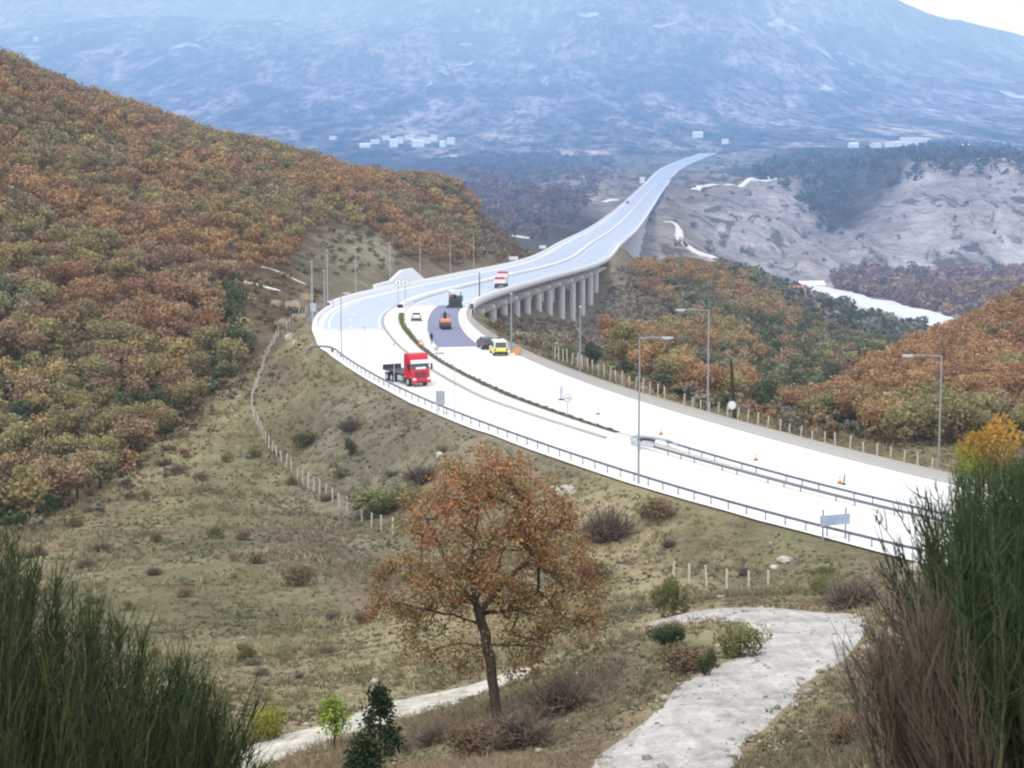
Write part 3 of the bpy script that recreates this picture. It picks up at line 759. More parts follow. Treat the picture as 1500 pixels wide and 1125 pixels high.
RHILL = [(1650, 380), (1500, 425), (1400, 470), (1330, 520), (1250, 565), (1200, 600), (1185, 640), (1300, 660), (1400, 655), (1650, 660)]
BARE = [(440, 350), (480, 335), (560, 345), (600, 385), (560, 400), (430, 410)]
zr_ = np.random.default_rng(5)
zones = []
for poly, bx, sp, place, kk in [(HILL, (-240, 10, 175, 720), 3.8, 'the wooded hillside across the gully', 0), (KNOLL, (0, 140, 270, 800), 4.3, 'the knoll beside the viaduct', 1), (RHILL, (40, 170, 205, 620), 4.0, 'the hill beyond the motorway and its wire fence', 2)]:
    X, Y, Z, px, py = zone(poly, *bx, sp, zr_)
    zones.append((X, Y, Z, px, py, place, kk))
def pick_col(kk, px, py, x, y, rng):
    q = fbm(np.array([x / 26.0]), np.array([y / 38.0]), 3, 50 + kk)[0] * 1.25 + rng.normal(0, .045)
    g = fbm(np.array([x / 18.0 + 40]), np.array([y / 30.0]), 3, 80 + kk)[0] + rng.normal(0, .05)
    if kk == 0:
        low = py > 520 and px > 130 or py > 580
        if g > (.08 if low else .26): return 'dark green' if low or rng.random() < .35 else 'grey green'
        if low and rng.random() < .3: return 'olive'
        if 300 < px < 430 and py > 420 and rng.random() < .45: return 'dark green'
        if 40 < px < 460 and 200 < py < 370 and g > -.02 and rng.random() < .55: return 'olive' if rng.random() < .6 else 'ochre'
    elif kk == 1:
        if py > 470 and px > 1090 and rng.random() < .6: return 'dark green'
        if g > .12: return 'dark green' if rng.random() < .5 else 'grey green'
        if rng.random() < .3: return 'olive'
    else:
        if g > .2: return 'olive'
    if q > .10: return 'russet'
    if q > .0: return 'rust brown'
    if q > -.10: return 'dull brown' if rng.random() < .6 else 'rust brown'
    return 'olive' if rng.random() < .4 else 'ochre' if rng.random() < .35 else 'dull brown'
protos = {}
for ci, cname in enumerate(PAL):
    protos[cname] = [oak_proto(cname, 100 + ci * 7 + k) for k in range(2)]
used = set()
allt = []
crng = np.random.default_rng(21)
for X, Y, Z, px, py, place, kk in zones:
    for j in range(len(X)):
        s = crng.uniform(.6, .95) if crng.random() < .45 else crng.uniform(.9, 1.35)
        c = pick_col(kk, px[j], py[j], X[j], Y[j], crng)
        if c == 'dark green': s *= .85
        infr = -60 < px[j] < 1560 and py[j] < 760
        allt.append((s / Y[j] if infr else 0, X[j], Y[j], Z[j], s, c, place, kk, px[j], py[j]))
allt.sort(key=lambda a: -a[0])
NIND = 285
for j, (q, x, y, z, s, c, place, kk, px_, py_) in enumerate(allt[:NIND]):
    P = protos[c][j % 2]
    if (c, j % 2) in used: o = copy_tree(P)
    else: o = P; used.add((c, j % 2))
    o.location = (x, y, z - .1); o.rotation_euler = (0, 0, random.uniform(0, 6.28)); o.scale = (s, s, s * random.uniform(.9, 1.12))
    band = 'at the foot of' if (kk == 0 and py_ > 560) or (kk == 1 and py_ > 555) or (kk == 2 and py_ > 610) else 'part way up'
    tag(o, f'{c} oak {band} {place}', 'tree', f'{c} oaks {band} {place}')
for c in protos:
    for k, P in enumerate(protos[c]):
        if (c, k) not in used:
            for ch in list(P.children): bpy.data.objects.remove(ch)
            bpy.data.objects.remove(P)
# the rest of each wood reads as one mass
def wood_mass(name, trees, rng, lf):
    parts = []
    for q, x, y, z, s, c, place, kk, px_, py_ in trees:
        n = lf if y < 450 else int(lf * .62)
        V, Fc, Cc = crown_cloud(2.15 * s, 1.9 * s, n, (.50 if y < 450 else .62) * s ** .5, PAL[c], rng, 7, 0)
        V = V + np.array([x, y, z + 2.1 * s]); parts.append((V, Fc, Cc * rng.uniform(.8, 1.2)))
    V, Fc, Cc = join(parts)
    return tag(link(name, np_mesh(name, V, Fc, Cc), M_WOOD), kind='stuff')
wr_ = np.random.default_rng(8)
for kk, nm in ((0, 'hillside_woods'), (1, 'knoll_woods'), (2, 'far_hill_woods')):
    tr = [a for a in allt[NIND:] if a[7] == kk]
    if tr: wood_mass(nm, tr, wr_, 330)
print('trees', len(allt))
# thickets and far woods of the valley: masses nobody could count
def thicket(name, poly, D0, D1, sp, size, pal, rng, nl, xr=(-400, 600), dens=1.0, lift=1.5):
    mindist = 12.5 if D0 < 300 else 17
    X, Y = grid_pts(xr[0], xr[1], D0, D1, sp, rng); k = np.abs(X / Y) < .28; X, Y = X[k], Y[k]
    k = rng.random(len(X)) < dens; X, Y = X[k], Y[k]
    Z = H(X, Y); px, py = proj(X, Y, Z); k = inside(px, py, poly) & visible(X, Y, Z, size); X, Y, Z = X[k], Y[k], Z[k]
    d, off, _, _ = road_query(X, Y); k = d > mindist; X, Y, Z = X[k], Y[k], Z[k]
    parts = []
    for x, y, z in zip(X, Y, Z):
        s = size * rng.uniform(.6, 1.3); c = np.array(pal[rng.integers(0, len(pal))]) * rng.uniform(.75, 1.25)
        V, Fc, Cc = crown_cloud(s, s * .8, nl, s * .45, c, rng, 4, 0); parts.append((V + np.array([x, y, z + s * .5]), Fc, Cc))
    if not parts: return
    V, Fc, Cc = join(parts); print(name, len(parts))
    return tag(link(name, np_mesh(name, V, Fc, Cc), M_WOOD), kind='stuff')
GRN = (.05, .075, .045); BRN = (.20, .125, .075); PUR = (.13, .10, .085); OLV = (.15, .145, .07); GRY = (.16, .145, .12)
thicket('riverside_woods', [(1205, 412), (1290, 385), (1400, 398), (1520, 385), (1520, 470), (1395, 468), (1300, 440), (1240, 428)], 950, 1450, 8, 5, [(.19, .14, .10), (.24, .175, .11), PUR, (.23, .15, .10), (.15, .125, .11)], wr_, 90, (100, 400))
thicket('valley_floor_woods', [(1050, 395), (1160, 425), (1200, 440), (1300, 475), (1390, 490), (1330, 520), (1180, 480), (1090, 420)], 700, 1150, 8, 4.5, [GRN, GRN, OLV, (.14, .14, .13)], wr_, 80, (60, 260), .8)
thicket('cliff_scrub', [(1010, 300), (1140, 268), (1500, 262), (1520, 390), (1200, 400), (1140, 410), (1060, 380)], 1150, 1900, 17, 3.2, [GRN, (.07, .085, .07)], wr_, 40, (100, 500), .22)
thicket('plateau_woods', [(1090, 262), (1130, 240), (1500, 205), (1520, 262), (1390, 258), (1260, 285), (1225, 350), (1185, 330), (1150, 275)], 1600, 2900, 20, 9, [GRN, GRN, (.09, .095, .07)], wr_, 40, (150, 800), .8)
thicket('valley_woods', [(640, 238), (800, 226), (905, 236), (880, 268), (858, 300), (845, 325), (790, 352), (700, 355)], 850, 2900, 17, 6, [PUR, (.08, .09, .08), PUR, GRY], wr_, 45, (-120, 180), .72)
thicket('cutting_scrub', BARE, 330, 520, 3.2, 1.0, [GRY, PUR, BRN, GRY, OLV], wr_, 60, (-80, 10), .5)
thicket('viaduct_scrub', [(720, 480), (790, 455), (880, 440), (880, 400), (960, 380), (1000, 470), (900, 505), (880, 550), (830, 540), (770, 510)], 270, 760, 2.4, 1.0, [GRY, (.20, .18, .13), PUR, (.15, .14, .10), (.22, .19, .16)], wr_, 50, (-5, 60), .9)
thicket('far_slope_scrub', [(840, 300), (930, 215), (1010, 225), (1100, 215), (1130, 262), (1010, 300), (1060, 380), (990, 375), (960, 300)], 1050, 3000, 22, 4, [(.09, .095, .07), PUR, GRY], wr_, 40, (40, 500), .3)
thicket('hill_end_scrub', [(685, 270), (705, 300), (765, 345), (780, 380), (700, 398), (600, 405), (640, 392), (695, 385)], 500, 900, 4.5, 1.7, [BRN, GRY, PUR, (.22, .14, .08), OLV], wr_, 60, (-40, 10), .9)
thicket('understory', [(-100, 560), (120, 540), (340, 470), (370, 520), (345, 560), (255, 645), (170, 705), (85, 755), (0, 800), (-100, 800)], 165, 330, 2.9, 1.35, [(.06, .09, .04), OLV, (.08, .10, .05), BRN, (.06, .085, .04)], wr_, 110, (-75, -15), .55)
thicket('fence_side_scrub', [(1090, 618), (1190, 640), (1400, 660), (1400, 640), (1200, 600), (1100, 590), (960, 550), (900, 545), (940, 575)], 200, 360, 2.8, 1.3, [OLV, BRN, GRN, (.2, .13, .08), GRY], wr_, 110, (5, 70), .5)
thicket('rock_cut_scrub', [(350, 405), (430, 395), (470, 420), (460, 470), (410, 530), (350, 560), (350, 470)], 300, 420, 2.4, .9, [GRY, OLV, BRN, GRN, (.25, .19, .1)], wr_, 70, (-60, -25), .5)
thicket('gully_scrub', [(0, 700), (160, 690), (260, 640), (350, 560), (400, 520), (410, 560), (330, 620), (260, 690), (160, 760), (0, 800)], 170, 300, 2.3, .75, [GRY, OLV, BRN, (.2, .16, .09), PUR], wr_, 80, (-70, -20), .45)

# ------------------------------------------------------------------ grasses of the open slopes
def poly_dist(X, Y, P):
    d = np.full(len(X), 1e9); P = catmull([(p[0], p[1], 0) for p in P], .8)[:, :2]
    for i in range(0, len(X), 20000):
        q = np.stack([X[i:i + 20000], Y[i:i + 20000]], 1); d[i:i + 20000] = np.sqrt(((q[:, None] - P[None]) ** 2).sum(-1).min(1))
    return d
def grass(name, n, D0, D1, h0, h1_, pal, seed, nb=6, w=.02, dens=None):
    rng = np.random.default_rng(seed)
    u = rng.uniform(-.28, .28, n); Y = np.exp(rng.uniform(math.log(D0), math.log(D1), n)); X = u * Y
    cl = fbm(X / 5, Y / 7, 4, seed); k = cl + rng.normal(0, .12, n) > (0 if dens is None else dens); X, Y, cl = X[k], Y[k], cl[k]
    d, off, zr, yr = road_query(X, Y); k = d > 13.2
    k &= (poly_dist(X, Y, TRK) > 1.6 + rng.normal(0, .25, len(X))) & (poly_dist(X, Y, LOW) > 1.5 + rng.normal(0, .35, len(X)))
    X, Y, cl = X[k], Y[k], cl[k]; Z = H(X, Y); k = visible(X, Y, Z, .5); X, Y, Z, cl = X[k], Y[k], Z[k], cl[k]
    px, py = proj(X, Y, Z); k = ~inside(px, py + 45, HILL); X, Y, Z, cl = X[k], Y[k], Z[k], cl[k]
    m = len(X); P = np.stack([X, Y, Z], 1); sc = (rng.uniform(h0, h1_, m) * (1 + 1.2 * cl) * (0.35 + Y / 260).clip(.4, 1.5))
    pc = np.array(pal)[(np.clip((fbm(X / 9, Y / 14, 3, seed + 5) * 2.2 + .5 + rng.normal(0, .25, m)), 0, .999) * len(pal)).astype(int)] * rng.uniform(.7, 1.3, (m, 1))
    P0 = np.repeat(P, nb, 0); sr = np.repeat(sc, nb); pc = np.repeat(pc, nb, 0)
    P0 = P0 + rng.normal(0, .22, P0.shape) * sr[:, None] * np.array([1, 1, 0]); P0[:, 2] -= .04
    dv = rng.normal(0, .45, P0.shape); dv[:, 2] = rng.uniform(.5, 1.0, len(P0)); P1 = P0 + dv * sr[:, None]
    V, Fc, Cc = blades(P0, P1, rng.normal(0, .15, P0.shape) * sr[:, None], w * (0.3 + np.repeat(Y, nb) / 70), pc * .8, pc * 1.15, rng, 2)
    print(name, m)
    return tag(link(name, np_mesh(name, V, Fc, np.clip(Cc, 0, 1)), M_WOOD), kind='stuff')
DRY = [(.46, .39, .24), (.36, .30, .18), (.26, .23, .135), (.18, .18, .10), (.15, .16, .085), (.21, .165, .115), (.29, .225, .155)]
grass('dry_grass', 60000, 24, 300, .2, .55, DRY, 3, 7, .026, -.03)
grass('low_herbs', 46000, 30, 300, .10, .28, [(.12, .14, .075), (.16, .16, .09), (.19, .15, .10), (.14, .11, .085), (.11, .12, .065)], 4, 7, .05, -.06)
grass('far_verge_grass', 6000, 165, 320, .5, .8, [(.33, .28, .15), (.26, .22, .11), (.2, .18, .09)], 14, 6, .02, .0)

# ------------------------------------------------------------------ single shrubs of the slopes
def shrub_mesh(kind, seed):
    rng = np.random.default_rng(seed)
    if kind == 'twig':
        n = 420; P0 = rng.normal(0, .12, (n, 3)); P0[:, 2] = -.05
        d = rand_unit(n, rng); d[:, 2] = np.abs(d[:, 2]) * .9 + .25; d /= np.linalg.norm(d, axis=1)[:, None]
        L = rng.uniform(.5, 1.05, n)[:, None]; P1 = P0 + d * L
        c = np.array((.16, .125, .105)) * rng.uniform(.6, 1.4, (n, 1))
        A = blades(P0, P1, rng.normal(0, .1, P0.shape), .035, c * .7, c, rng, 2)
        k = rng.integers(0, n, 700); t = rng.uniform(.45, 1, 700)[:, None]
        Q = P0[k] * (1 - t) + P1[k] * t; Q1 = Q + rng.normal(0, .13, Q.shape) + np.array([0, 0, .06]); c2 = np.array((.19, .15, .12)) * rng.uniform(.6, 1.4, (700, 1))
        return join([A, blades(Q, Q1, Q * 0, .02, c2, c2, rng, 2)])
    base = {'dark': (.045, .07, .035), 'olive': (.13, .135, .055), 'brown': (.17, .12, .075), 'yellow': (.23, .24, .045), 'gold': (.36, .22, .035)}[kind]
    return crown_cloud(.8, .62, 2200, .085, base, rng, 11, .42)
SHM = {}
def shrub(name, px, py, w, hgt, kind, label, group=None, D=None):
    p = ground_at(px, py, 20, 420) if D is None else at(px, py, D)
    key = (kind, random.randint(0, 2))
    if key not in SHM: SHM[key] = np_mesh(name, *[a for a in shrub_mesh(kind, 300 + len(SHM))])
    o = link(name, SHM[key], M_LEAF); o.location = p; s = w * p.y / 3000 / 1.9
    o.scale = (s, s, hgt * p.y / 3000 / 1.05); o.rotation_euler = (0, 0, random.uniform(0, 6))
    return tag(o, label, 'shrub', group)
shrub('juniper_bush', 513, 668, 26, 30, 'dark', 'small dark green juniper standing alone on the embankment slope')
shrub('shrub', 565, 752, 150, 44, 'olive', 'wide low olive shrub on the slope under the lone juniper')
shrub('shrub', 620, 705, 90, 30, 'twig', 'grey twiggy bush on the embankment below the guardrail sign')
shrub('shrub', 445, 655, 70, 26, 'olive', 'flat olive bush just inside the fence in the gully')
shrub('shrub', 440, 858, 66, 36, 'brown', 'dark brown bush alone on the open grass slope')
shrub('shrub', 358, 968, 40, 28, 'olive', 'small grey green bush low on the grass slope above the track verge')
shrub('shrub', 980, 905, 78, 66, 'olive', 'upright olive bush on the end of the track beside the fence')
shrub('shrub', 982, 948, 84, 42, 'dark', 'dark green bush below the upright olive bush')
shrub('shrub', 1036, 992, 40, 50, 'dark', 'small spiky dark green bush at the inner edge of the gravel track')
shrub('shrub', 1086, 962, 100, 60, 'olive', 'rounded grey green bush inside the bend of the gravel track')
shrub('shrub', 1000, 985, 120, 50, 'brown', 'brown spreading bush between the small spiky bush and the grass')
shrub('shrub', 1200, 872, 60, 34, 'olive', 'dark olive dome of scrub just past the bend of the track')
shrub('shrub', 1250, 890, 130, 60, 'twig', 'grey leafless scrub beside the green broom')
shrub('shrub', 890, 790, 110, 60, 'twig', 'grey leafless thicket under the pale boulders')
shrub('shrub', 960, 760, 90, 36, 'brown', 'brown heath bush on the bank under the lamp post')
shrub('shrub', 870, 850, 70, 40, 'twig', 'bare grey bush beside the oak crown')
shrub('shrub', 820, 1045, 130, 80, 'twig', 'purplish leafless bush beside the oak trunk')
shrub('shrub', 760, 1095, 150, 80, 'twig', 'brown leafless thicket in front of the oak trunk')
shrub('shrub', 690, 1110, 120, 60, 'brown', 'low brown bush at the track edge below the oak')
shrub('shrub', 640, 1090, 90, 44, 'twig', 'thin grey bush beside the dark pine sapling')
shrub('shrub', 400, 1085, 80, 62, 'yellow', 'yellow green leafy sapling bush beside the green broom')
shrub('shrub', 1300, 990, 120, 70, 'brown', 'rusty dry shrub on the bank beside the track')
shrub('shrub', 1245, 1090, 100, 50, 'brown', 'low ginger tuft bush on the bank above the track')
shrub('shrub', 866, 535, 42, 38, 'dark', 'dark green bush beside the lamp post under the viaduct')
shrub('shrub', 830, 528, 44, 26, 'olive', 'yellowish olive bush next to the dark bush under the viaduct')
shrub('shrub', 515, 630, 60, 22, 'twig', 'grey heath clump on the embankment above the juniper')
shrub('shrub', 60, 660, 40, 44, 'brown', 'golden brown small tree at the edge of the gully wood')
sr_ = np.random.default_rng(61); cnt = 0
for q in range(400):
    px, py = sr_.uniform(40, 1240), sr_.uniform(600, 1000)
    if cnt >= 46: break
    p = ground_at(px, py, 40, 320); dd, _, _, _ = road_query(np.array([p.x]), np.array([p.y]))
    if dd[0] < 15 or inside(np.array([px]), np.array([py]), HILL)[0] or px > 900 and py > 850 or 560 < px < 900 and py > 880: continue
    kd = ['twig', 'brown', 'olive'][cnt % 3]
    nm_ = {'twig': 'low leafless grey bush scattered over the open slope', 'brown': 'low brown bush scattered over the open slope', 'olive': 'low olive bush scattered over the open slope'}[kd]
    shrub('shrub', px, py, sr_.uniform(18, 46), sr_.uniform(9, 20), kd, nm_, nm_.replace('bush', 'bushes')); cnt += 1
for j, (px, py, w_, h_) in enumerate([(1452, 690, 120, 84), (1412, 700, 60, 56)]):
    shrub('shrub', px, py, w_, h_, ['gold', 'yellow'][j], ['broad golden yellow shrub behind the green broom beside the verge', 'small yellow green shrub below the golden one'][j], None, 150)

# ------------------------------------------------------------------ branching trees built limb by limb
def branch_tree(base, trunk, limbs, targets, r0, rng, min_d=.05):
    """returns nodes, parent, radius"""
    N = [np.array(trunk[0])]; Pn = [-1]
    def chain(pts, start):
        prev = start
        for a, b in zip(pts[:-1], pts[1:]):
            a, b = np.array(a), np.array(b); k = max(1, int(np.linalg.norm(b - a) / .22))
            for t in range(1, k + 1):
                N.append(a + (b - a) * t / k + rng.normal(0, .012, 3)); Pn.append(prev); prev = len(N) - 1
        return prev
    chain(trunk, 0)
    for l in limbs:
        st = int(np.argmin(np.linalg.norm(np.array(N) - np.array(l[0]), axis=1))); chain([N[st]] + [np.array(q) for q in l[1:]], st)
    order = np.argsort(np.linalg.norm(targets - np.array(trunk[-1]), axis=1)); tips = []
    for k in order:
        t = targets[k]; A_ = np.array(N); dd = np.linalg.norm(A_ - t, axis=1) + .25 * np.clip(A_[:, 2] - t[2], 0, 9)
        st = int(np.argmin(dd)); mid = (N[st] * .55 + t * .45) + rng.normal(0, .05, 3); mid[2] -= .03
        N.append(mid); Pn.append(st); N.append(t); Pn.append(len(N) - 2); tips.append(len(N) - 1)
    N = np.array(N); load = np.zeros(len(N))
    for i in tips: load[i] = 1
    for i in range(len(N) - 1, 0, -1): load[Pn[i]] += load[i]
    rad = r0 * np.sqrt((load + .3) / (load.max() + .3)); rad = np.maximum(rad, .006)
    return N, Pn, rad, tips
def tube_mesh(N, Pn, rad, k=5):
    V, Fc = [], []; b = 0; a_ = [2 * math.pi * q / k for q in range(k)]
    for i in range(1, len(N)):
        p, q = N[Pn[i]], N[i]; d = q - p; l = np.linalg.norm(d)
        if l < 1e-5: continue
        d = d / l; a = np.cross(d, [0.31, .95, .1]); a /= np.linalg.norm(a); c = np.cross(d, a)
        r1 = min(rad[Pn[i]], rad[i] * 1.6)
        for o, r in ((p - d * r1 * .3, r1), (q, rad[i])):
            for t in a_: V.append(o + (a * math.cos(t) + c * math.sin(t)) * r)
        for t in range(k): Fc.append((b + t, b + (t + 1) % k, b + k + (t + 1) % k, b + k + t))
        b += 2 * k
    return np.array(V), np.array(Fc)
def feature_oak():
    rng = np.random.default_rng(77); D = 48.0
    p0 = ground_at(727, 1052, 35, 60); D = p0.y
    def q(px, py, dy=0.0): v = at(px, py, D + dy); return np.array((v.x - p0.x, v.y - p0.y, v.z - p0.z))
    t = empty('oak_tree', p0, 0, 'rusty brown oak with a forked trunk standing by itself between the two gravel tracks', 'tree')
    trunk = [q(727, 1058), q(723, 1010), q(716, 960), q(707, 915), q(698, 882)]
    limbs = [[q(698, 882), q(690, 835, .2), q(698, 760, .3), q(704, 690, .2)], [q(698, 884), q(668, 852, -.4), q(640, 790, -.7), q(625, 760, -.6)], [q(706, 908), q(664, 902, -.3), q(600, 888, -.7), q(570, 880, -.8)],
             [q(700, 890), q(738, 858, -.4), q(790, 805, -.6), q(815, 770, -.5)], [q(706, 906), q(760, 893, .4), q(830, 884, .9)], [q(712, 940), q(672, 944, -.7), q(630, 952, -1.1)], [q(714, 950), q(760, 945, -.6), q(800, 950, -1.0)],
             [q(698, 880), q(730, 830, 1.0), q(755, 750, 1.3)], [q(698, 884), q(650, 850, 1.0), q(600, 830, 1.5)], [q(716, 965), q(690, 975, -.5), q(655, 985, -.9)]]
    bl = [(700, 692, 42), (664, 706, 40), (742, 705, 42), (640, 762, 58), (728, 760, 66), (790, 750, 56), (822, 812, 52), (742, 830, 70), (655, 832, 66), (600, 868, 48), (690, 872, 50), (838, 880, 48), (780, 905, 52), (612, 930, 42), (690, 958, 36), (772, 958, 40), (850, 925, 34), (585, 835, 38), (560, 890, 26), (655, 978, 26), (860, 850, 30), (815, 760, 36)]
    T = []; W = []
    wts = np.array([b[2] ** 1.7 * (.55 if b[1] > 915 else 1) for b in bl]); wts = wts / wts.sum()
    for k in rng.choice(len(bl), 620, p=wts):
        x, y, r = bl[k]; dv = rand_unit(1, rng)[0] * r * rng.uniform(.3, 1) ** .5
        T.append(q(x + dv[0], y + dv[1] * .9, dv[2] * 1.35 * D / 3000 + (rng.uniform(-.9, .9))))
    T = np.array(T)
    N, Pn, rad, tips = branch_tree(None, trunk, limbs, T, .125, rng)
    trunkn = sum(max(1, int(np.linalg.norm(np.array(b) - np.array(a)) / .22)) for a, b in zip(trunk[:-1], trunk[1:])) + 1
    V, Fc = tube_mesh(N[:trunkn + 0], Pn[:trunkn], np.maximum(rad[:trunkn] * 1.0, .06), 9)
    link('trunk', np_mesh('trunk', V, Fc, None, True), M_BARK, t)
    keep = list(range(trunkn, len(N)))
    V, Fc = [], []
    Nl = N; V, Fc = tube_mesh(np.concatenate([N[:1], N]), [-1] + [(i + 1 if i < trunkn else Pn[i] + 1) for i in range(len(N))], np.concatenate([rad[:1], rad]), 5)
    # segments of the trunk itself collapse onto its first point and are dropped with zero length
    link('branches', np_mesh('branches', V, Fc, None, True), M_BARK, t)
    tp = N[tips]; nl = 46
    C = np.repeat(tp, nl, 0) + rng.normal(0, .135, (len(tp) * nl, 3)); tone = np.repeat(rng.uniform(.6, 1.35, len(tp)), nl) * rng.uniform(.6, 1.4, len(C))
    pal = np.array([(.40, .185, .078), (.36, .165, .074), (.39, .23, .098), (.32, .19, .095), (.32, .25, .11)]); pi = np.repeat(rng.integers(0, 5, len(tp)), nl)
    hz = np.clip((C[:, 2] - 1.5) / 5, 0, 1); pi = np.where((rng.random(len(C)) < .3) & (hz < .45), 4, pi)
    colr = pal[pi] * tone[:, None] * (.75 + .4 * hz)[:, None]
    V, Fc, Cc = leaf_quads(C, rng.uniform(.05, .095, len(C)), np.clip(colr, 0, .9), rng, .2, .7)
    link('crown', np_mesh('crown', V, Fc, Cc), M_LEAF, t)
feature_oak()
def sapling(px, py, hpx, label, pal, nleaf, ls, seed, spread=.32, name='sapling'):
    rng = np.random.default_rng(seed); p0 = ground_at(px, py, 30, 80); h = hpx * p0.y / 3000
    t = empty(name, p0, 0, label, 'tree')
    trunk = [np.array((0, 0, -.1)), np.array((.02, 0, h * .5)), np.array((0, 0.02, h * .95))]
    T = []
    for k in range(90):
        z = rng.uniform(.35, 1.0) if name == 'sapling' else rng.uniform(.08, 1.0); r = (1 - z) * spread * h * rng.uniform(.3, 1) ** .5 + .05 if name != 'sapling' else spread * h * rng.uniform(0, 1) ** .5; a = rng.uniform(0, 6.28)
        T.append((math.cos(a) * r, math.sin(a) * r, z * h))
    N, Pn, rad, tips = branch_tree(None, trunk, [], np.array(T), .03, rng)
    V, Fc = tube_mesh(N, Pn, rad, 5); link('trunk', np_mesh('trunk', V, Fc, None, True), M_BARK, t)
    C = np.repeat(N[tips], nleaf, 0); C = C + rng.normal(0, .09, C.shape); colr = np.array(pal)[rng.integers(0, len(pal), len(C))] * rng.uniform(.6, 1.4, (len(C), 1))
    V, Fc, Cc = leaf_quads(C, ls * rng.uniform(.7, 1.3, len(C)), colr, rng, .3, .6); link('crown', np_mesh('crown', V, Fc, Cc), M_LEAF, t)
sapling(490, 1098, 78, 'thin sapling with a small bright yellow green crown on the lower track', [(.30, .36, .06), (.22, .30, .05)], 12, .09, 5, .3)
sapling(556, 1110, 106, 'small dark green pine sapling on the edge of the lower track', [(.03, .055, .025), (.045, .07, .03), (.02, .04, .02)], 22, .10, 6, .36, 'pine_sapling')
sapling(535, 1140, 60, 'low dark pine seedling in front of the bigger one', [(.03, .055, .025), (.05, .075, .03)], 18, .10, 9, .5, 'pine_sapling')

# ------------------------------------------------------------------ the big brooms beside the viewpoint
def broom(name, label, base_px, D, nb, xr, by, tip, lean, pal, pal_tip, seed, ntw=26, tw=(.3, .75), spread=.6, w=.0075, scat=.26):
    rng = np.random.default_rng(seed); c0 = at(*base_px, D); c0.z = h1(c0.x, c0.y)
    t = empty(name, c0, 0, label, 'shrub'); o = np.array(c0)
    k = nb; bx = rng.uniform(xr[0], xr[1], k); Dd = D + rng.normal(0, spread, k)
    tx = bx + rng.uniform(*lean, k); ty = np.array([tip(x) for x in tx]) + rng.uniform(0, 1, k) ** 1.4 * 210
    P0 = np.array([at(a, by, b) for a, b in zip(bx, Dd)]); P1 = np.array([at(a, b, c + rng.normal(0, .25)) for a, b, c in zip(tx, ty, Dd)])
    sc = D / 3000
    bow = np.stack([rng.normal(.0, .12, k), rng.normal(0, .1, k), rng.uniform(-.1, .12, k)], 1)
    cb = np.array((.10, .085, .055)) * rng.uniform(.5, 1.5, (k, 1)); ct = np.array(pal)[rng.integers(0, len(pal), k)]
    fc = np.tile(np.array([[0, 1.0, .1]]), (k, 1)) + rng.normal(0, .3, (k, 3))
    A_ = blades(P0 - o, P1 - o, bow, .018, cb, ct, rng, 5, fc)
    link('stems', np_mesh('stems', *A_), M_BLADE, t)
    j = np.repeat(np.arange(k), ntw); f = rng.uniform(.25, .98, len(j))[:, None]
    S = P0[j] + (P1[j] - P0[j]) * f + bow[j] * (4 * f * (1 - f)) * .5
    dr = (P1 - P0); ln = np.linalg.norm(dr, axis=1)[:, None]; dr = dr / ln
    dv = dr[j] + rng.normal(0, scat, (len(j), 3)) + np.array([0, 0, .25]); dv /= np.linalg.norm(dv, axis=1)[:, None]
    L = rng.uniform(*tw, len(j))[:, None] * (1.15 - f * .6); E_ = S + dv * L
    cc = np.array(pal)[rng.integers(0, len(pal), len(j))] * rng.uniform(.55, 1.45, (len(j), 1)); depth = np.clip(1.1 - f, .2, 1)
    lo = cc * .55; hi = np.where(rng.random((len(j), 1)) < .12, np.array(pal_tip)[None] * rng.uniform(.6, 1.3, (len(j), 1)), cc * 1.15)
    fc = np.tile(np.array([[0, 1.0, .1]]), (len(j), 1)) + rng.normal(0, .4, (len(j), 3))
    B_ = blades(S - o, E_ - o, rng.normal(0, .03, S.shape) + np.array([0, 0, -.03]), w, lo, hi, rng, 3, fc)
    link('foliage', np_mesh('foliage', *B_), M_BLADE, t)  # mesh of thin twigs along the stems, not leaves
    return t
GR = [(.022, .05, .018), (.035, .075, .022), (.06, .10, .025), (.10, .13, .035), (.03, .06, .03)]
silL = lambda x: np.interp(x, [-220, -20, 40, 125, 205, 300, 350, 470], [620, 745, 810, 872, 930, 990, 1065, 1180])
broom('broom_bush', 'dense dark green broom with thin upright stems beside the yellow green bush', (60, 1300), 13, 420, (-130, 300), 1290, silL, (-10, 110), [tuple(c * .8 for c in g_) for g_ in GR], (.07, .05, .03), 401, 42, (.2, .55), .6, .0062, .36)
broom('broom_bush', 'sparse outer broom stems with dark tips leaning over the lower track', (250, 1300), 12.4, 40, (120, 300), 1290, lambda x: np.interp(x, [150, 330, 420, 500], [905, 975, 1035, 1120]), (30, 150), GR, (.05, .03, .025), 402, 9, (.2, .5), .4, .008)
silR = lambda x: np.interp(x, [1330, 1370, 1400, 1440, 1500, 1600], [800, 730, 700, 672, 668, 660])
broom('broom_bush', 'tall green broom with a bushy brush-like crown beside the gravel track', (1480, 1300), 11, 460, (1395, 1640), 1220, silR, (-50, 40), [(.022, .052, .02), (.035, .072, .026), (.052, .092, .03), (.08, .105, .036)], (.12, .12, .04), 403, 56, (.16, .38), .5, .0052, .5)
silD = lambda x: np.interp(x, [1250, 1275, 1320, 1400, 1430, 1600], [950, 885, 862, 900, 1010, 1020])
broom('dead_broom', 'dry brown leafless broom stems standing under the tall green broom', (1420, 1350), 10.4, 110, (1345, 1465), 1260, silD, (-105, 0), [(.12, .09, .07), (.16, .12, .095), (.085, .06, .05), (.10, .10, .05)], (.25, .2, .17), 404, 20, (.2, .6), .4, .007)
silT = lambda x: np.interp(x, [1250, 1285, 1330, 1400, 1450], [800, 738, 712, 700, 690])
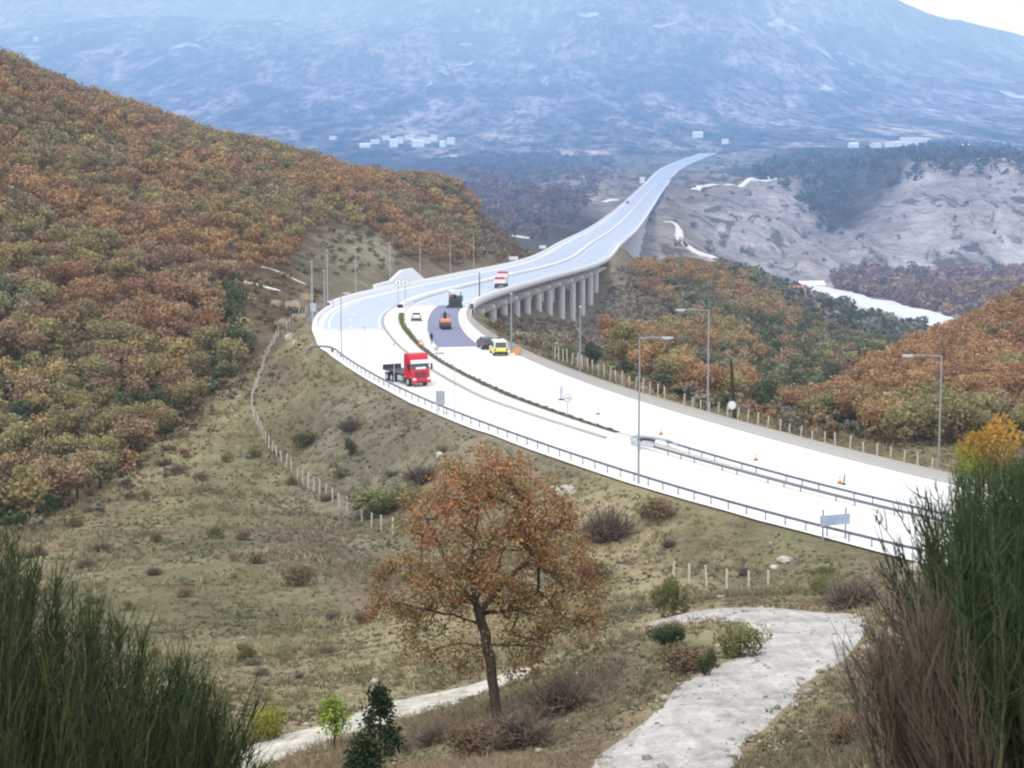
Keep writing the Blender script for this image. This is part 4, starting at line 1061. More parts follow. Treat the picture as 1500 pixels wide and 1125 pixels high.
broom('twiggy_bush', 'dark sparse twiggy bush in front of the motorway beside the tall green broom', (1400, 1100), 12.2, 46, (1360, 1450), 1000, silT, (-110, -5), [(.04, .055, .03), (.05, .045, .035), (.03, .06, .035)], (.05, .05, .035), 405, 18, (.1, .32), .3, .009)

def median_planting():
    rng = np.random.default_rng(91); parts = []
    for i in range(idx_D(193), idx_D(311)):
        D = CC[i, 1]; a_, b_ = med(D); a_ = a_ * .22 + b_ * .78
        for _ in range(5):
            o_ = rng.uniform(a_, b_ - .2); q = road_pt(i, o_ - .1, .2); g = sm((D - 262) / 8)
            base = np.array((.27, .255, .215)) * (1 - g) + np.array((.2, .28, .12)) * g
            C = np.array(q)[None] + rng.normal(0, .16, (16, 3)) * np.array([1, 1, .3]); C[:, 2] = np.maximum(C[:, 2], q.z)
            parts.append(leaf_quads(C, rng.uniform(.12, .26, 16), base[None] * rng.uniform(.5, 1.5, (16, 1)), rng, .3))
    V, Fc, Cc = join(parts); tag(link('median_plants', np_mesh('median_plants', V, Fc, Cc), M_WOOD), kind='stuff')
median_planting()

def stones(name, n, seed):
    rng = np.random.default_rng(seed); bm = bmesh.new(); bmesh.ops.create_icosphere(bm, subdivisions=1, radius=1)
    bv = np.array([tuple(v.co) for v in bm.verts]); bf = np.array([[v.index for v in f.verts] for f in bm.faces]); bm.free()
    C = []
    for P_, hw, share in ((TRK, 1.75, .5), (LOW, 1.6, .2)):
        Q = catmull([(p[0], p[1], 0) for p in P_], .3)[:, :2]; k = rng.integers(0, len(Q), int(n * share)); a = rng.uniform(0, 6.28, len(k)); r = hw * (1 + rng.normal(0, .22, len(k)))
        C.append(Q[k] + np.stack([np.cos(a) * r, np.sin(a) * r], 1))
    u = rng.uniform(-.2, .24, int(n * .3)); Y = np.exp(rng.uniform(math.log(32), math.log(190), len(u))); C.append(np.stack([u * Y, Y], 1))
    C = np.concatenate(C); d, _, _, _ = road_query(C[:, 0], C[:, 1]); C = C[d > 12.6]
    z = H(C[:, 0], C[:, 1]); s = rng.lognormal(-3.35, .5, len(C)) * (.6 + C[:, 1] / 120); ang = rng.uniform(.6, 1.3, (len(C), len(bv), 1))
    V = bv[None] * ang * s[:, None, None] * np.array([1, 1, .65]) + np.stack([C[:, 0], C[:, 1], z + s * .2 + .03], 1)[:, None]
    Fc = bf[None] + (np.arange(len(C)) * len(bv))[:, None, None]
    c = np.repeat(np.array([(.46, .43, .38)]) * rng.uniform(.5, 1.4, (len(C), 1)), len(bv), 0)
    tag(link(name, np_mesh(name, V.reshape(-1, 3), Fc.reshape(-1, 3), c), M_WOOD), kind='stuff')
stones('loose_gravel', 1300, 17)
# ------------------------------------------------------------------ street lamps
def lamp(px, D, o, hgt, arm, label, arm_l=2.0, rad=.085, mat=None):
    """a pole beside the road; arm: +1 reaches to the right of the valley direction, -1 to the left, 0 none"""
    p = at(px, 500, D)
    if o is not None:
        q, rz, k = road_near(D, o); base = Vector((p.x, D, q.z)) if abs(p.x - q.x) < 6 else q
    else:
        base = Vector((p.x, D, h1(p.x, D)))
    t = empty('street_lamp', base, 0, label, 'street lamp', None)
    MB().tube([(0, 0, -1.0), (0, 0, hgt * .5), (0, 0, hgt)], [rad, rad * .8, rad * .6], 8).build('pole', mat or M_GALV, t)
    if arm:
        a = arm
        MB().tube([(0, 0, hgt - .05), (a * arm_l * .5, 0, hgt + .08), (a * arm_l, 0, hgt + .05)], [rad * .6, rad * .55, rad * .5], 6).build('arm', mat or M_GALV, t)
        hd = MB().box(a * (arm_l + .35), 0, hgt + .04, .95, .34, .16, .05).build('lamp_head', M_SGREY, t)
        MB().box(a * (arm_l + .35), 0, hgt - .06, .6, .24, .05, .01).build('lamp_glass', M_CHROME, hd)
    else:
        MB().box(0, -.2, hgt, .3, .7, .16, .05).build('lamp_head', M_SGREY, t)
    return t
M_LT = paint('pale_steel', (0.5, 0.53, 0.58), 0.5, 0.3)
lamp(937, 165.5, -11.7, 12.0, 1, 'tall street lamp nearest the viewer behind the guardrail in front of the motorway', 1.9, .1)
lamp(666, 199.5, -11.6, 6.6, -1, 'thin short lamp post at the guardrail beside the grey sign back', 1.1, .05, M_LT)
lamp(577, 219.5, -11.6, 5.2, 0, 'thin short lamp post at the guardrail in front of the red lorry', 1, .05, M_LT)
lamp(534, 238, -11.0, 5.0, 0, 'thin pale lamp post on the bend between the white bend edge and the red lorry', 1, .05, M_LT)
lamp(500, 250, -11.7, 7.8, 1, 'lamp post with a pale head where the guardrail ends on the bend', .35, .075)
lamp(1380, 176, None, 10.8, -1, 'street lamp beside the golden yellow shrub beyond the motorway', 2.6, .1)
lamp(1038, 204, 14.0, 10.4, -1, 'street lamp beyond the barrier next to the leaning timber pole', 2.5, .1)
lamp(850, 232, 13.0, 8.0, 0, 'street lamp post beyond the barrier beside the dark green bush', 2, .09)
lamp(749, 254, 12.0, 7.4, 0, 'stout lamp post beside the orange round sign and the lime van', 2, .12)
lamp(458, 300, None, 8.8, 0, 'grey lamp post in front of the rock cutting beside a small pale sign', 2, .09, M_LT)
lamp(476, 345, None, 6.6, 0, 'shorter of the two posts behind the pale rectangular sign', 2, .08, M_LT)
lamp(480.5, 352, None, 9.5, 0, 'taller of the two posts behind the pale rectangular sign', 2, .08, M_LT)
lamp(522, 392, None, 9.0, 0, 'lamp post in front of the scrubby cutting left of the pale retaining wall', 2, .09, M_LT)
lamp(572, 430, None, 8.2, 0, 'lamp post behind the pale retaining wall', 2, .09, M_LT)
lamp(616, 468, None, 9.0, 0, 'lamp post just past the pale retaining wall', 2, .09, M_LT)
lamp(660, 500, None, 8.0, 0, 'lamp post under the woods between the retaining wall and the far viaduct', 2, .09, M_LT)
lamp(694, 530, None, 9.5, 0, 'lamp post under the last trees of the wooded hillside', 2, .09, M_LT)
# dark thin post by the end of the viaduct parapet, leaning timber pole
pp, _, _ = road_near(352, 11.3)
tag(MB().tube([(0, 0, 0), (0, 0, 2.6), (.02, 0, 5.0)], [.11, .1, .08], 6).build('post', M_DARK, None, pp), 'thin dark upright post where the viaduct parapet begins', 'post')
p = at(1074, 602, 207); p.z = h1(p.x, p.y)
o = MB().tube([(0.25, 0, -.8), (0, 0, 2.6), (-.3, 0, 6.6)], [.25, .21, .1], 8).build('timber_pole', M_TIMBER, None, p); tag(o, 'leaning dark timber pole behind the round white sign', 'pole')

# ------------------------------------------------------------------ signs
def sign(name, label, loc, rz, build):
    t = empty(name, loc, rz, label, 'sign'); build(t); return t
p, rz, k = road_near(203, -11.9)
def f_(t):
    for s in (-.32, .32): MB().box(s, 0, .8, .09, .09, 3.0).build('post', M_GALV, t)
    pn = MB().box(0, -.08, 1.75, .92, .05, 1.45, .03).build('panel', M_SGREY, t)
    for s in (-.25, .05, .3): MB().box(s, -.12, 1.75, .05, .03, 1.38).build('stiffener', M_GALV, pn)
sign('road_sign', 'grey rectangular sign back on two posts behind the guardrail above the embankment', p, 0, f_)
p = at(1222, 772, 143.5); p.z = -31.0; p.y = 143.5
def f_(t):
    for s in (-.95, .95): MB().box(s, 0, .5, .09, .09, 3.6).build('post', M_GALV, t)
    pn = MB().box(0, -.1, 1.5, 2.5, .06, .78, .03).build('panel', M_BLUE, t)
    MB().box(-.98, -.15, 1.5, .42, .03, .7).build('end_plate', M_SGREY, pn)
sign('road_sign', 'long low blue grey sign panel behind the guardrail beside the twiggy bush', p, R(24), f_)
def disc(t, r, z, face, rim, y=-.06, x=0, post=True, zt=None):
    if post: MB().tube([(x, 0, -.3), (x, 0, z + r * .6)], .045, 8).build('post', M_GALV, t)
    d_ = MB().cyl((x, y, z), (0, 1, 0), r, .03, 24).build('rim', rim, t)
    MB().cyl((x, y - .02, z), (0, 1, 0), r * .78, .03, 24).build('disc', face, d_); return d_
p, rz, k = road_near(200, -.9)
M_GRIM = paint('sign_rim', (0.33, 0.34, 0.38), .5)
def f_(t):
    d_ = disc(t, .42, 2.0, M_WPAINT, M_GRIM)
    MB().box(-.1, -.11, 2.0, .13, .02, .28, .02).box(.12, -.11, 2.0, .13, .02, .28, .02).build('mark', M_GRIM, d_)
sign('road_sign', 'round speed limit sign with a grey ring standing in the median by the guardrail terminal', p, 0, f_)
p, rz, k = road_near(205, 13.2); p = Vector((at(1072, 600, 203).x, 203, -31.2))
sign('road_sign', 'round white sign facing the road in front of the leaning timber pole', p, 0, lambda t: disc(t, .46, 1.15, M_WPAINT, M_SGREY))
p, rz, k = road_near(334, -.3)
def f_(t):
    for s in (-.55, .62):
        d_ = disc(t, .62, 3.9, M_WPAINT, M_SGREY, x=s)
        MB().box(s, -.11, 3.9, .16, .02, .5, .02).build('mark', M_DARK, d_)
sign('road_sign', 'pair of round white signs side by side above the dark paver', p, 0, f_)
p, rz, k = road_near(262, 1.9)
def f_(t):
    pr = [(-.5, 0), (.5, 0), (0, .88)]
    b_ = MB(); A_ = [b_.bm.verts.new((x, 0, z + .12)) for x, z in pr]; B_ = [b_.bm.verts.new((x, .04, z + .12)) for x, z in pr]
    b_.bm.faces.new(A_); b_.bm.faces.new(B_[::-1]); [b_.bm.faces.new((A_[i], A_[(i + 1) % 3], B_[(i + 1) % 3], B_[i])) for i in range(3)]
    pn = b_.build('panel', M_ORANGE, t)
    MB().poly([(-.26, -.012, .26), (.26, -.012, .26), (0, -.012, .72)]).build('inner_panel', M_WPAINT, pn)
    MB().tube([(0, .05, .5), (0, .4, 0)], .03, 6).build('stand', M_GALV, t)
p = Vector((at(617, 509, 261).x, 261, road_near(261, 2)[0].z))
sign('warning_sign', 'orange triangular roadworks warning sign standing on the carriageway by the planted median', p, 0, f_)
p = Vector((at(639, 526, 252).x, 252, -31))
def f_(t):
    MB().box(0, 0, .75, .6, .04, .6, .02, rot=Matrix.Rotation(R(45), 3, 'Y') @ Matrix.Identity(3)).build('panel', M_SGREY, t)
    MB().tube([(0, .05, -.1), (0, .05, .8)], .04, 6).build('stand', M_DARK, t)
_o = sign('warning_sign', 'grey diamond shaped sign on a short stand below the fresh asphalt', p, 0, f_)
p = Vector((at(757, 520, 251).x, 251, -31.2))
sign('warning_sign', 'orange round warning sign behind the barrier beside the stout lamp post', p, 0, lambda t: disc(t, .42, .75, M_ORANGE, paint('orange_rim', (.7, .3, .1))))
p = Vector((at(822, 598, 213).x, 213, -31))
def f_(t):
    MB().box(0, 0, .85, .34, .05, 1.25, .03).build('panel', M_SGREY, t); MB().box(0, .06, .4, .07, .05, 1.0).build('post', M_GALV, t); MB().box(0, 0, .06, .6, .4, .12, .03).build('base', M_BLACK, t)
sign('road_marker', 'narrow blue grey marker panel standing on the far carriageway', p, 0, f_)
p = Vector((at(483, 440, 330).x, 330, 0)); p.z = h1(p.x, p.y)
def f_(t):
    MB().box(0, 0, 2.0, .12, .12, 4.5).build('post', M_GALV, t); MB().box(.1, -.1, 3.3, 1.0, .06, 1.9, .03).build('panel', M_SGREY, t); MB().box(.1, -.1, 1.7, .5, .2, .9, .03).build('control_box', M_DARK, t)
sign('road_sign', 'pale rectangular sign panel with a dark box under it on the outside of the bend', p, 0, f_)
p = Vector((at(459, 468, 298).x, 298, 0)); p.z = h1(p.x, p.y)
def f_(t):
    MB().box(0, 0, 1.0, .09, .09, 3.0).build('post', M_GALV, t); MB().box(0, -.08, 2.2, .85, .05, 1.2, .03).build('panel', M_SGREY, t)
sign('road_sign', 'small pale sign panel on a post beside the rock cutting', p, 0, f_)
p = Vector((at(634, 408, 452).x, 452, 0)); p.z = h1(p.x, p.y)
sign('road_sign', 'tiny white round sign under the woods past the pale retaining wall', p, 0, lambda t: disc(t, .5, 2.4, M_WPAINT, M_WPAINT))
# gantry-like pale panels on the far viaduct
for (px, py, D, w_, h_, lb) in [(741, 385, 585, 2.6, 1.0, 'low white panel on the outer parapet of the viaduct near the hillside'), (812, 368, 690, 2.2, 1.0, 'white panel on the outer parapet halfway along the viaduct'), (931, 268, 1980, 5, 6, 'bright white board beside the far end of the long viaduct'), (993, 246, 2400, 4, 5, 'small white board on the bend beyond the long viaduct')]:
    q, rz, k = road_near(D, -13.2 if px < 980 else 13.5); q.z = road_near(D, 0)[0].z
    t = empty('road_sign', q, 0, lb, 'sign'); MB().box(0, 0, 1.0 + h_ / 2, w_, .2, h_, .05).build('panel', M_WPAINT, t); MB().box(0, .2, -1.0, .3, .3, 6.0).build('post', M_GALV, t)

# ------------------------------------------------------------------ cones and other small roadworks things
def cone(px, py, D, label, hgt=.62):
    p = Vector((at(px, py, D).x, D, -30.98))
    t = empty('traffic_cone', p, 0, label, 'cone', None)
    MB().box(0, 0, .03, .4, .4, .06, .02).build('base', M_BLACK, t)
    MB().tube([(0, 0, .06), (0, 0, hgt)], [.15, .03], 12).build('body', M_ORANGE, t)
    MB().tube([(0, 0, hgt * .45), (0, 0, hgt * .7)], [.108, .068], 12).build('band', M_WPAINT, t)
cone(1107, 678, 176.5, 'orange cone standing alone on the far carriageway beyond the median rails')
cone(1230, 712, 165.5, 'red and white cone next to a small grey marker by the twiggy bush')
cone(968, 640, 190.5, 'small dark red cone on the far carriageway past the guardrail terminal', .6)
cone(876, 612, 203, 'small cone on the far carriageway before the round speed sign', .6)
p = Vector((at(1236, 712, 165).x, 165, -31)); t = empty('marker_post', p, 0, 'small grey flexible marker post beside the red and white cone', 'post')
MB().tube([(0, 0, 0), (.02, 0, .5), (.08, 0, .85)], [.06, .06, .05], 8).build('body', M_DARK, t); MB().cyl((0, 0, .03), (0, 0, 1), .2, .06, 12).build('base', M_BLACK, t)

# ------------------------------------------------------------------ vehicles (x right, y ahead)
def wheel(parent, x, y, r, w, dual=False):
    t = MB().cyl((0, 0, 0), (1, 0, 0), r, w, 20).build('wheel', M_BLACK, parent, (x, y, r))
    MB().cyl((0, 0, 0), (1, 0, 0), r * .58, w + .03, 14).build('rim', M_SGREY, t)
    return t
def veh(name, label, cat, D, o, toward, turn=0.0):
    q, h, k = road_near(D, o); rz = h - math.pi / 2 + (math.pi if toward else 0) + R(turn)
    return empty(name, q + Vector((0, 0, .02)), rz, label, cat)
# red articulated-lorry tractor with an empty flat bed
t = veh('lorry', 'red lorry with a white sun visor and an empty dark flat bed', 'lorry', 224, -7.6, True, 10); t.scale = (.93, .93, .93)
cab = MB().prism([(0.1, .95), (.0, 1.2), (.0, 1.75), (-.12, 2.05), (-.38, 2.95), (-.62, 3.62), (-.9, 3.84), (-2.1, 3.84), (-2.2, 3.6), (-2.2, .95)], -1.22, 1.22).build('cab', M_RED, t)
bv = cab.modifiers.new('edge', 'BEVEL'); bv.width = .07; bv.segments = 2
def on_front(z): return np.interp(z, [.95, 1.2, 1.75, 2.05, 2.95, 3.62], [.1, 0, 0, -.12, -.38, -.62])
MB().poly([(-1.1, on_front(2.08) + .015, 2.08), (1.1, on_front(2.08) + .015, 2.08), (1.05, on_front(2.8) + .015, 2.8), (-1.05, on_front(2.8) + .015, 2.8)]).build('windscreen', M_GLASS, t)
MB().poly([(-.75, on_front(2.1) + .02, 2.1), (.6, on_front(2.1) + .02, 2.1), (.55, on_front(2.32) + .02, 2.32), (-.7, on_front(2.32) + .02, 2.32)]).build('dashboard_paper', M_WPAINT, t)
MB().prism([(on_front(2.82) + .22, 2.76), (on_front(2.82), 2.76), (on_front(3.12), 3.16), (on_front(3.12) + .1, 3.16)], -1.16, 1.16).build('sun_visor', M_WPAINT, t)
for z in (1.25, 1.5, 1.74): MB().box(0, .03, z, 1.55, .06, .14, .02).build('grille_bar', M_DARK, t)
MB().box(0, .1, .72, 2.44, .34, .55, .08).build('bumper', M_RED, t)
MB().box(0, .28, .62, 1.2, .05, .24, .02).build('air_intake', M_DARK, t)
for s in (-1, 1):
    hl = MB().box(s * .95, .22, .95, .42, .14, .26, .05).build('headlight', M_CHROME, t)
    mr = MB().box(s * 1.48, -.1, 2.35, .22, .14, .75, .04).build('mirror', M_BLACK, t); MB().box(s * 1.32, -.1, 2.6, .25, .05, .05).build('mirror_arm', M_BLACK, mr)
    MB().poly([(s * 1.232, -.55, 2.1), (s * 1.232, -1.35, 2.1), (s * 1.232, -1.35, 2.8), (s * 1.232, -.72, 2.8)]).build('side_window', M_GLASS, t)
    MB().box(s * 1.235, -1.05, 1.5, .02, .9, 1.0, .0).build('door', paint('red_door', (.52, .018, .04), .35, .5), t)
    MB().box(s * 1.1, -2.0, .62, .3, .6, .5, .05).build('step', M_DARK, t)
    wheel(t, s * 1.03, -1.1, .52, .34)
    for yy in (-5.6, -6.9): wheel(t, s * .95, yy, .52, .58)
    MB().box(s * .95, -3.4, .75, .55, 1.2, .6, .08).build('fuel_tank', M_SGREY, t)
MB().box(0, -4.9, .95, 1.0, 5.6, .28, .03).build('chassis', M_DARK, t)
MB().box(0, -5.4, 1.25, 2.46, 5.6, .16, .03).build('flat_bed', M_DARK, t)
MB().box(0, -8.1, 1.55, 2.46, .1, .55, .02).build('tail_board', M_DARK, t)
MB().tube([(.7, -2.5, 1.1), (.7, -2.5, 3.2)], .09, 8).build('exhaust_pipe', M_SGREY, t)
for s in (-1.1, 1.1): MB().box(s, -6.2, .95, .55, 2.6, .07, .02).build('mudguard', M_BLACK, t)
# cars
def car(label, D, o, toward, bodym, L=4.2, W=1.72, hgt=1.45, name='car', van=False, turn=0, scale=1.0, roofm=None):
    t = veh(name, label, 'van' if van else 'car', D, o, toward, turn); t.scale = (scale,) * 3
    l = L / 2
    lower = [(-l, .38), (-l - .03, .75), (-l + .08, .98), (l - .9, .98), (l - .08, .78), (l, .5), (l - .05, .32), (-l + .1, .3)]
    b_ = MB().prism(lower, -W / 2, W / 2).build('body', bodym, t); m_ = b_.modifiers.new('edge', 'BEVEL'); m_.width = .06; m_.segments = 2
    f0 = l - 1.0 if not van else l - .7; r0 = -l + .12
    top = [(r0, .97), (r0 + (.35 if not van else .08), hgt), (f0 - .75, hgt + .02), (f0, .97)]
    c_ = MB().prism(top, -W / 2 + .09, W / 2 - .09).build('cabin', roofm or bodym, t); m_ = c_.modifiers.new('edge', 'BEVEL'); m_.width = .06; m_.segments = 2
    w_ = W / 2 - .2
    def pane(nm, ya, za, yb, zb, off): MB().poly([(-w_, ya + off, za), (w_, ya + off, za), (w_ * .94, yb + off, zb), (-w_ * .94, yb + off, zb)]).build(nm, M_GLASS, t)
    pane('windscreen', f0 - .08, 1.04, f0 - .66, hgt - .06, .03); pane('rear_window', r0 + .05, 1.04, top[1][0] - .04, hgt - .08, -.05)
    for s in (-1, 1):
        MB().poly([(s * (W / 2 - .082), f0 - .25, 1.02), (s * (W / 2 - .082), r0 + .35, 1.02), (s * (W / 2 - .082), r0 + .55, hgt - .1), (s * (W / 2 - .082), f0 - .75, hgt - .1)]).build('side_window', M_GLASS, t)
        MB().box(s * (W / 2 - .25), l - .06, .66, .36, .12, .18, .04).build('headlight', M_CHROME, t)
        MB().box(s * (W / 2 - .18), -l - .0, .8, .26, .1, .26, .04).build('tail_light', M_RED, t)
        for y in (l - .8, -l + .8): wheel(t, s * (W / 2 - .12), y, .31, .22)
        MB().box(s * (W / 2 + .08), f0 - .35, 1.08, .16, .1, .13, .03).build('mirror', M_BLACK, t)
    MB().box(0, -l - .04, .42, W * .94, .12, .24, .04).build('bumper', M_BLACK, t); MB().box(0, l - .02, .42, W * .9, .12, .22, .04).build('bumper', M_BLACK, t)
    return t
car('lime yellow works van parked on the hard shoulder beside the barrier', 252, 8.6, False, M_LIME, 4.6, 1.8, 1.78, 'van', True, -6, 1.0, M_WPAINT)
car('dark car parked just ahead of the lime yellow van', 259.5, 8.4, False, paint('dark_car_paint', (.07, .08, .1), .3, .5), 4.1, 1.7, 1.45)
car('small pale car with dark windows beside the planted median near the fresh asphalt', 298, 3.2, False, M_WPAINT, 3.8, 1.6, 1.42, scale=.95)
car('tiny blue car far away on the near carriageway of the long viaduct', 1500, -8.4, True, paint('blue_car_paint', (.1, .2, .35), .3, .5), 4.3, 1.8, 1.5, scale=1.3)
# lorry on the viaduct seen from behind
t = veh('lorry', 'white tipper lorry with a red cab roof on the viaduct', 'lorry', 420, 8.0, False); t.scale = (.9, .9, .9)
MB().box(0, -.6, 2.0, 2.5, 4.6, 1.5, .08).build('tipper_body', M_WPAINT, t); MB().box(0, -.6, 1.0, 2.2, 5.6, .35, .05).build('chassis', M_DARK, t)
cb = MB().box(0, 2.9, 1.95, 2.4, 1.9, 2.5, .15).build('cab', M_WPAINT, t); MB().box(0, 2.7, 3.3, 2.3, 1.5, .5, .1).build('roof', M_RED, cb)
MB().box(0, -2.95, 2.5, 2.3, .08, .5, .02).build('tail_gate', M_RED, t)
for s in (-1, 1):
    for y in (2.7, -1.2, -2.4): wheel(t, s * 1.0, y, .5, .4)
    MB().box(s * .95, -3.36, .95, .35, .08, .2, .02).build('tail_light', M_RED, t)
MB().box(0, -3.4, .62, 2.2, .1, .2, .03).build('bumper', M_DARK, t)
# asphalt paver
t = veh('asphalt_paver', 'dark asphalt paver with a pale canopy laying the fresh asphalt', 'paver', 331, 8.6, False); t.scale = (.86, .86, .86)
MB().prism([(-2.4, .5), (-2.4, 1.5), (-1.0, 2.0), (1.0, 1.7), (2.6, 1.35), (2.8, .6), (2.4, .45)], -1.15, 1.15).build('body', M_DARK, t)
MB().prism([(2.0, .9), (2.0, 1.7), (3.6, 1.9), (3.6, .7)], -1.25, 1.25).build('hopper', paint('hopper_steel', (.09, .09, .1), .6), t)
MB().box(0, -2.9, .35, 3.0, .9, .5, .05).build('screed', M_DARK, t)
MB().box(0, -.9, 3.2, 2.4, 2.4, .14, .05).build('canopy', M_WPAINT, t)
for x in (-1.05, 1.05):
    for y in (-1.9, .1): MB().box(x, y, 2.5, .08, .08, 1.5).build('canopy_post', M_DARK, t)
    MB().prism([(-1.6, .05), (-1.8, .35), (-1.5, .65), (1.3, .65), (1.6, .35), (1.4, .05)], x - .2, x + .2).build('crawler_track', M_BLACK, t)
MB().box(0, -1.2, 2.0, .5, .5, .9, .06).build('seat', M_BLACK, t); MB().box(-.5, -.2, 2.2, .9, .15, .5, .04).build('control_panel', M_ORANGE, t)
# road roller
t = veh('road_roller', 'orange road roller on the fresh asphalt', 'roller', 284, 6.6, False)
MB().prism([(-1.5, .75), (-1.5, 1.25), (-1.2, 1.45), (.2, 1.4), (.3, .75)], -.65, .65).build('engine_cover', paint('salmon_paint', (.78, .27, .16), .5, .4), t)
MB().cyl((0, -1.5, .5), (1, 0, 0), .5, 1.4, 20).build('drum', M_DARK, t); MB().cyl((0, 1.2, .5), (1, 0, 0), .5, 1.4, 20).build('drum', M_DARK, t)
MB().box(0, .7, .95, 1.2, 1.7, .4, .06).build('frame', M_ORANGE, t); MB().box(0, .2, 1.3, .5, .45, .7, .05).build('seat', M_BLACK, t)
for x in (-.55, .55): MB().tube([(x, .0, 1.2), (x, -.05, 2.1)], .04, 6).build('roll_bar', M_DARK, t)

# ------------------------------------------------------------------ people
M_DKCL = paint('dark_clothes', (.035, .045, .06), .9, .1)
M_DKT = paint('dark_trousers', (.03, .03, .035), .9, .1)
def person(label, loc, rz, h=1.75, sit=False, lean=0.0):
    t = empty('person', loc, rz, label, 'person')
    me = bpy.data.meshes.new('body'); V = {}
    hip = .52 if not sit else 0.0
    J = [('pel', (0, 0, .53), .085), ('spine', (0, lean * .12, .66), .085), ('chest', (0, lean * .25, .76), .1), ('neck', (0, lean * .3, .845), .033), ('head', (0, lean * .33 + .01, .895), .052), ('crown', (0, lean * .33 + .005, .965), .05)]
    for s, n_ in ((-1, 'l'), (1, 'r')):
        if sit: leg = [((s * .055, .0, .51), .06), ((s * .07, .24, .5), .045), ((s * .07, .26, .27), .032), ((s * .07, .32, .25), .026)]
        else: leg = [((s * .055, 0, .5), .06), ((s * .06, .015, .28), .042), ((s * .065, -.01, .045), .028), ((s * .07, .075, .022), .024)]
        arm = [((s * .115, lean * .25, .80), .042), ((s * .15, lean * .28 + .02, .64), .03), ((s * .13, lean * .3 + .12, .52), .022), ((s * .125, lean * .3 + .155, .485), .02)]
        J += [(n_ + 'leg' + str(i), *q) for i, q in enumerate(leg)] + [(n_ + 'arm' + str(i), *q) for i, q in enumerate(arm)]
    nm = [j[0] for j in J]; E_ = [('pel', 'spine'), ('spine', 'chest'), ('chest', 'neck'), ('neck', 'head'), ('head', 'crown')]
    for n_ in 'lr': E_ += [('pel', n_ + 'leg0'), ('chest', n_ + 'arm0')] + [(n_ + q + str(i), n_ + q + str(i + 1)) for q in ('leg', 'arm') for i in range(3)]
    me.from_pydata([tuple(c * h for c in j[1]) for j in J], [(nm.index(a), nm.index(b)) for a, b in E_], [])
    o = link('body', me, M_DKCL, t)
    sk = o.modifiers.new('skin', 'SKIN')
    for i, j in enumerate(J): me.skin_vertices[0].data[i].radius = (j[2] * h, j[2] * h)
    me.skin_vertices[0].data[0].use_root = True
    ss = o.modifiers.new('smooth', 'SUBSURF'); ss.levels = 1; ss.render_levels = 1
    hd = MB().sphere((0, lean * .33 * h + .05, .905 * h), .075, (.8, .7, 1), 10, 8).build('face', M_SKIN, t)
    MB().sphere((0, lean * .33 * h - .005, .945 * h), .098, (.9, 1, .8), 10, 8).build('hair', M_BLACK, t)
    return t
q = Vector((at(632, 505, 263).x, 263, -31)); person('person in dark work clothes standing at the edge of the fresh asphalt', q, R(160), 1.6)
q, h, k = road_near(284, 6.6); person('person in dark clothes riding on the orange roller', q + Vector((TG[k][0] * .2, TG[k][1] * .2, .75)), h - math.pi / 2, 1.72, True)
q = Vector((at(731, 523, 258).x, 258, -31)); person('person in dark clothes standing behind the lime van', q, R(200), 1.75)

# ------------------------------------------------------------------ wire fences on concrete posts
def fence(label, P, sp, hgt, jit=.05, pmax=100, lean=.04, mat=None, bays=True):
    Q = catmull([(p[0], p[1], 0) for p in P], .5)[:, :2]
    dl = np.concatenate([[0], np.cumsum(np.linalg.norm(np.diff(Q, axis=0), axis=1))]); n_ = min(pmax, int(dl[-1] / sp) + 1)
    t = empty('wire_fence', (Q[0][0], Q[0][1], h1(*Q[0])), 0, label, 'fence'); o0 = Vector(t.location)
    me = None; tops = []
    for i in range(n_):
        s = min(dl[-1], i * sp + random.uniform(-.2, .2)); x = np.interp(s, dl, Q[:, 0]); y = np.interp(s, dl, Q[:, 1]); z = h1(x, y)
        if me is None:
            ob = MB().box(0, 0, hgt / 2 - .25, .12, .12, hgt + .5, .015).build('post', mat or M_POST, t); me = ob.data
        else: ob = link('post', me, None, t)
        ob.location = Vector((x, y, z)) - o0; ob.rotation_euler = (random.gauss(0, lean), random.gauss(0, lean), random.uniform(0, .4)); k = random.uniform(.86, 1.08); ob.scale = (1, 1, k)
        tops.append(Vector((x, y, z)) - o0)
    w = MB()
    for f in (.3, .6, .9):
        for a, b in zip(tops[:-1], tops[1:]): w.tube([a + Vector((0, 0, hgt * f)), b + Vector((0, 0, hgt * f))], .012, 3, False)
    w.build('wire', M_WIRE, t)
    return t
fence('old wire fence on pale concrete posts running down the gully below the embankment', pxl([(408, 508, 292), (385, 548, 268), (369, 590, 243), (378, 630, 228), (400, 665, 214), (440, 707, 200), (480, 738, 188), (540, 775, 174), (582, 797, 167)]), 2.7, 1.4)
fence('short run of pale concrete fence posts between the gravel track and the motorway embankment', pxl([(985, 858, 133), (1022, 857, 131), (1060, 862, 129.5), (1098, 868, 128), (1140, 868, 127)]), 1.65, 1.5, lean=.05)
fl = [road_near(D, 16.5)[0] for D in (176, 190, 205, 218)]
fence('wire fence on pale concrete posts along the grassy verge by the golden shrub', [(p.x, p.y) for p in fl], 2.0, 1.7)
fl = [road_near(D, 16.0)[0] for D in (219.5, 232, 246, 256)]
fence('wire fence on pale concrete posts along the verge beyond the barrier below the viaduct columns', [(p.x, p.y) for p in fl], 2.0, 1.6)
fence('short fence of pale posts climbing the rock cutting above the gully', pxl([(420, 500, 305), (440, 475, 318), (452, 462, 325)]), 3.0, 1.5)
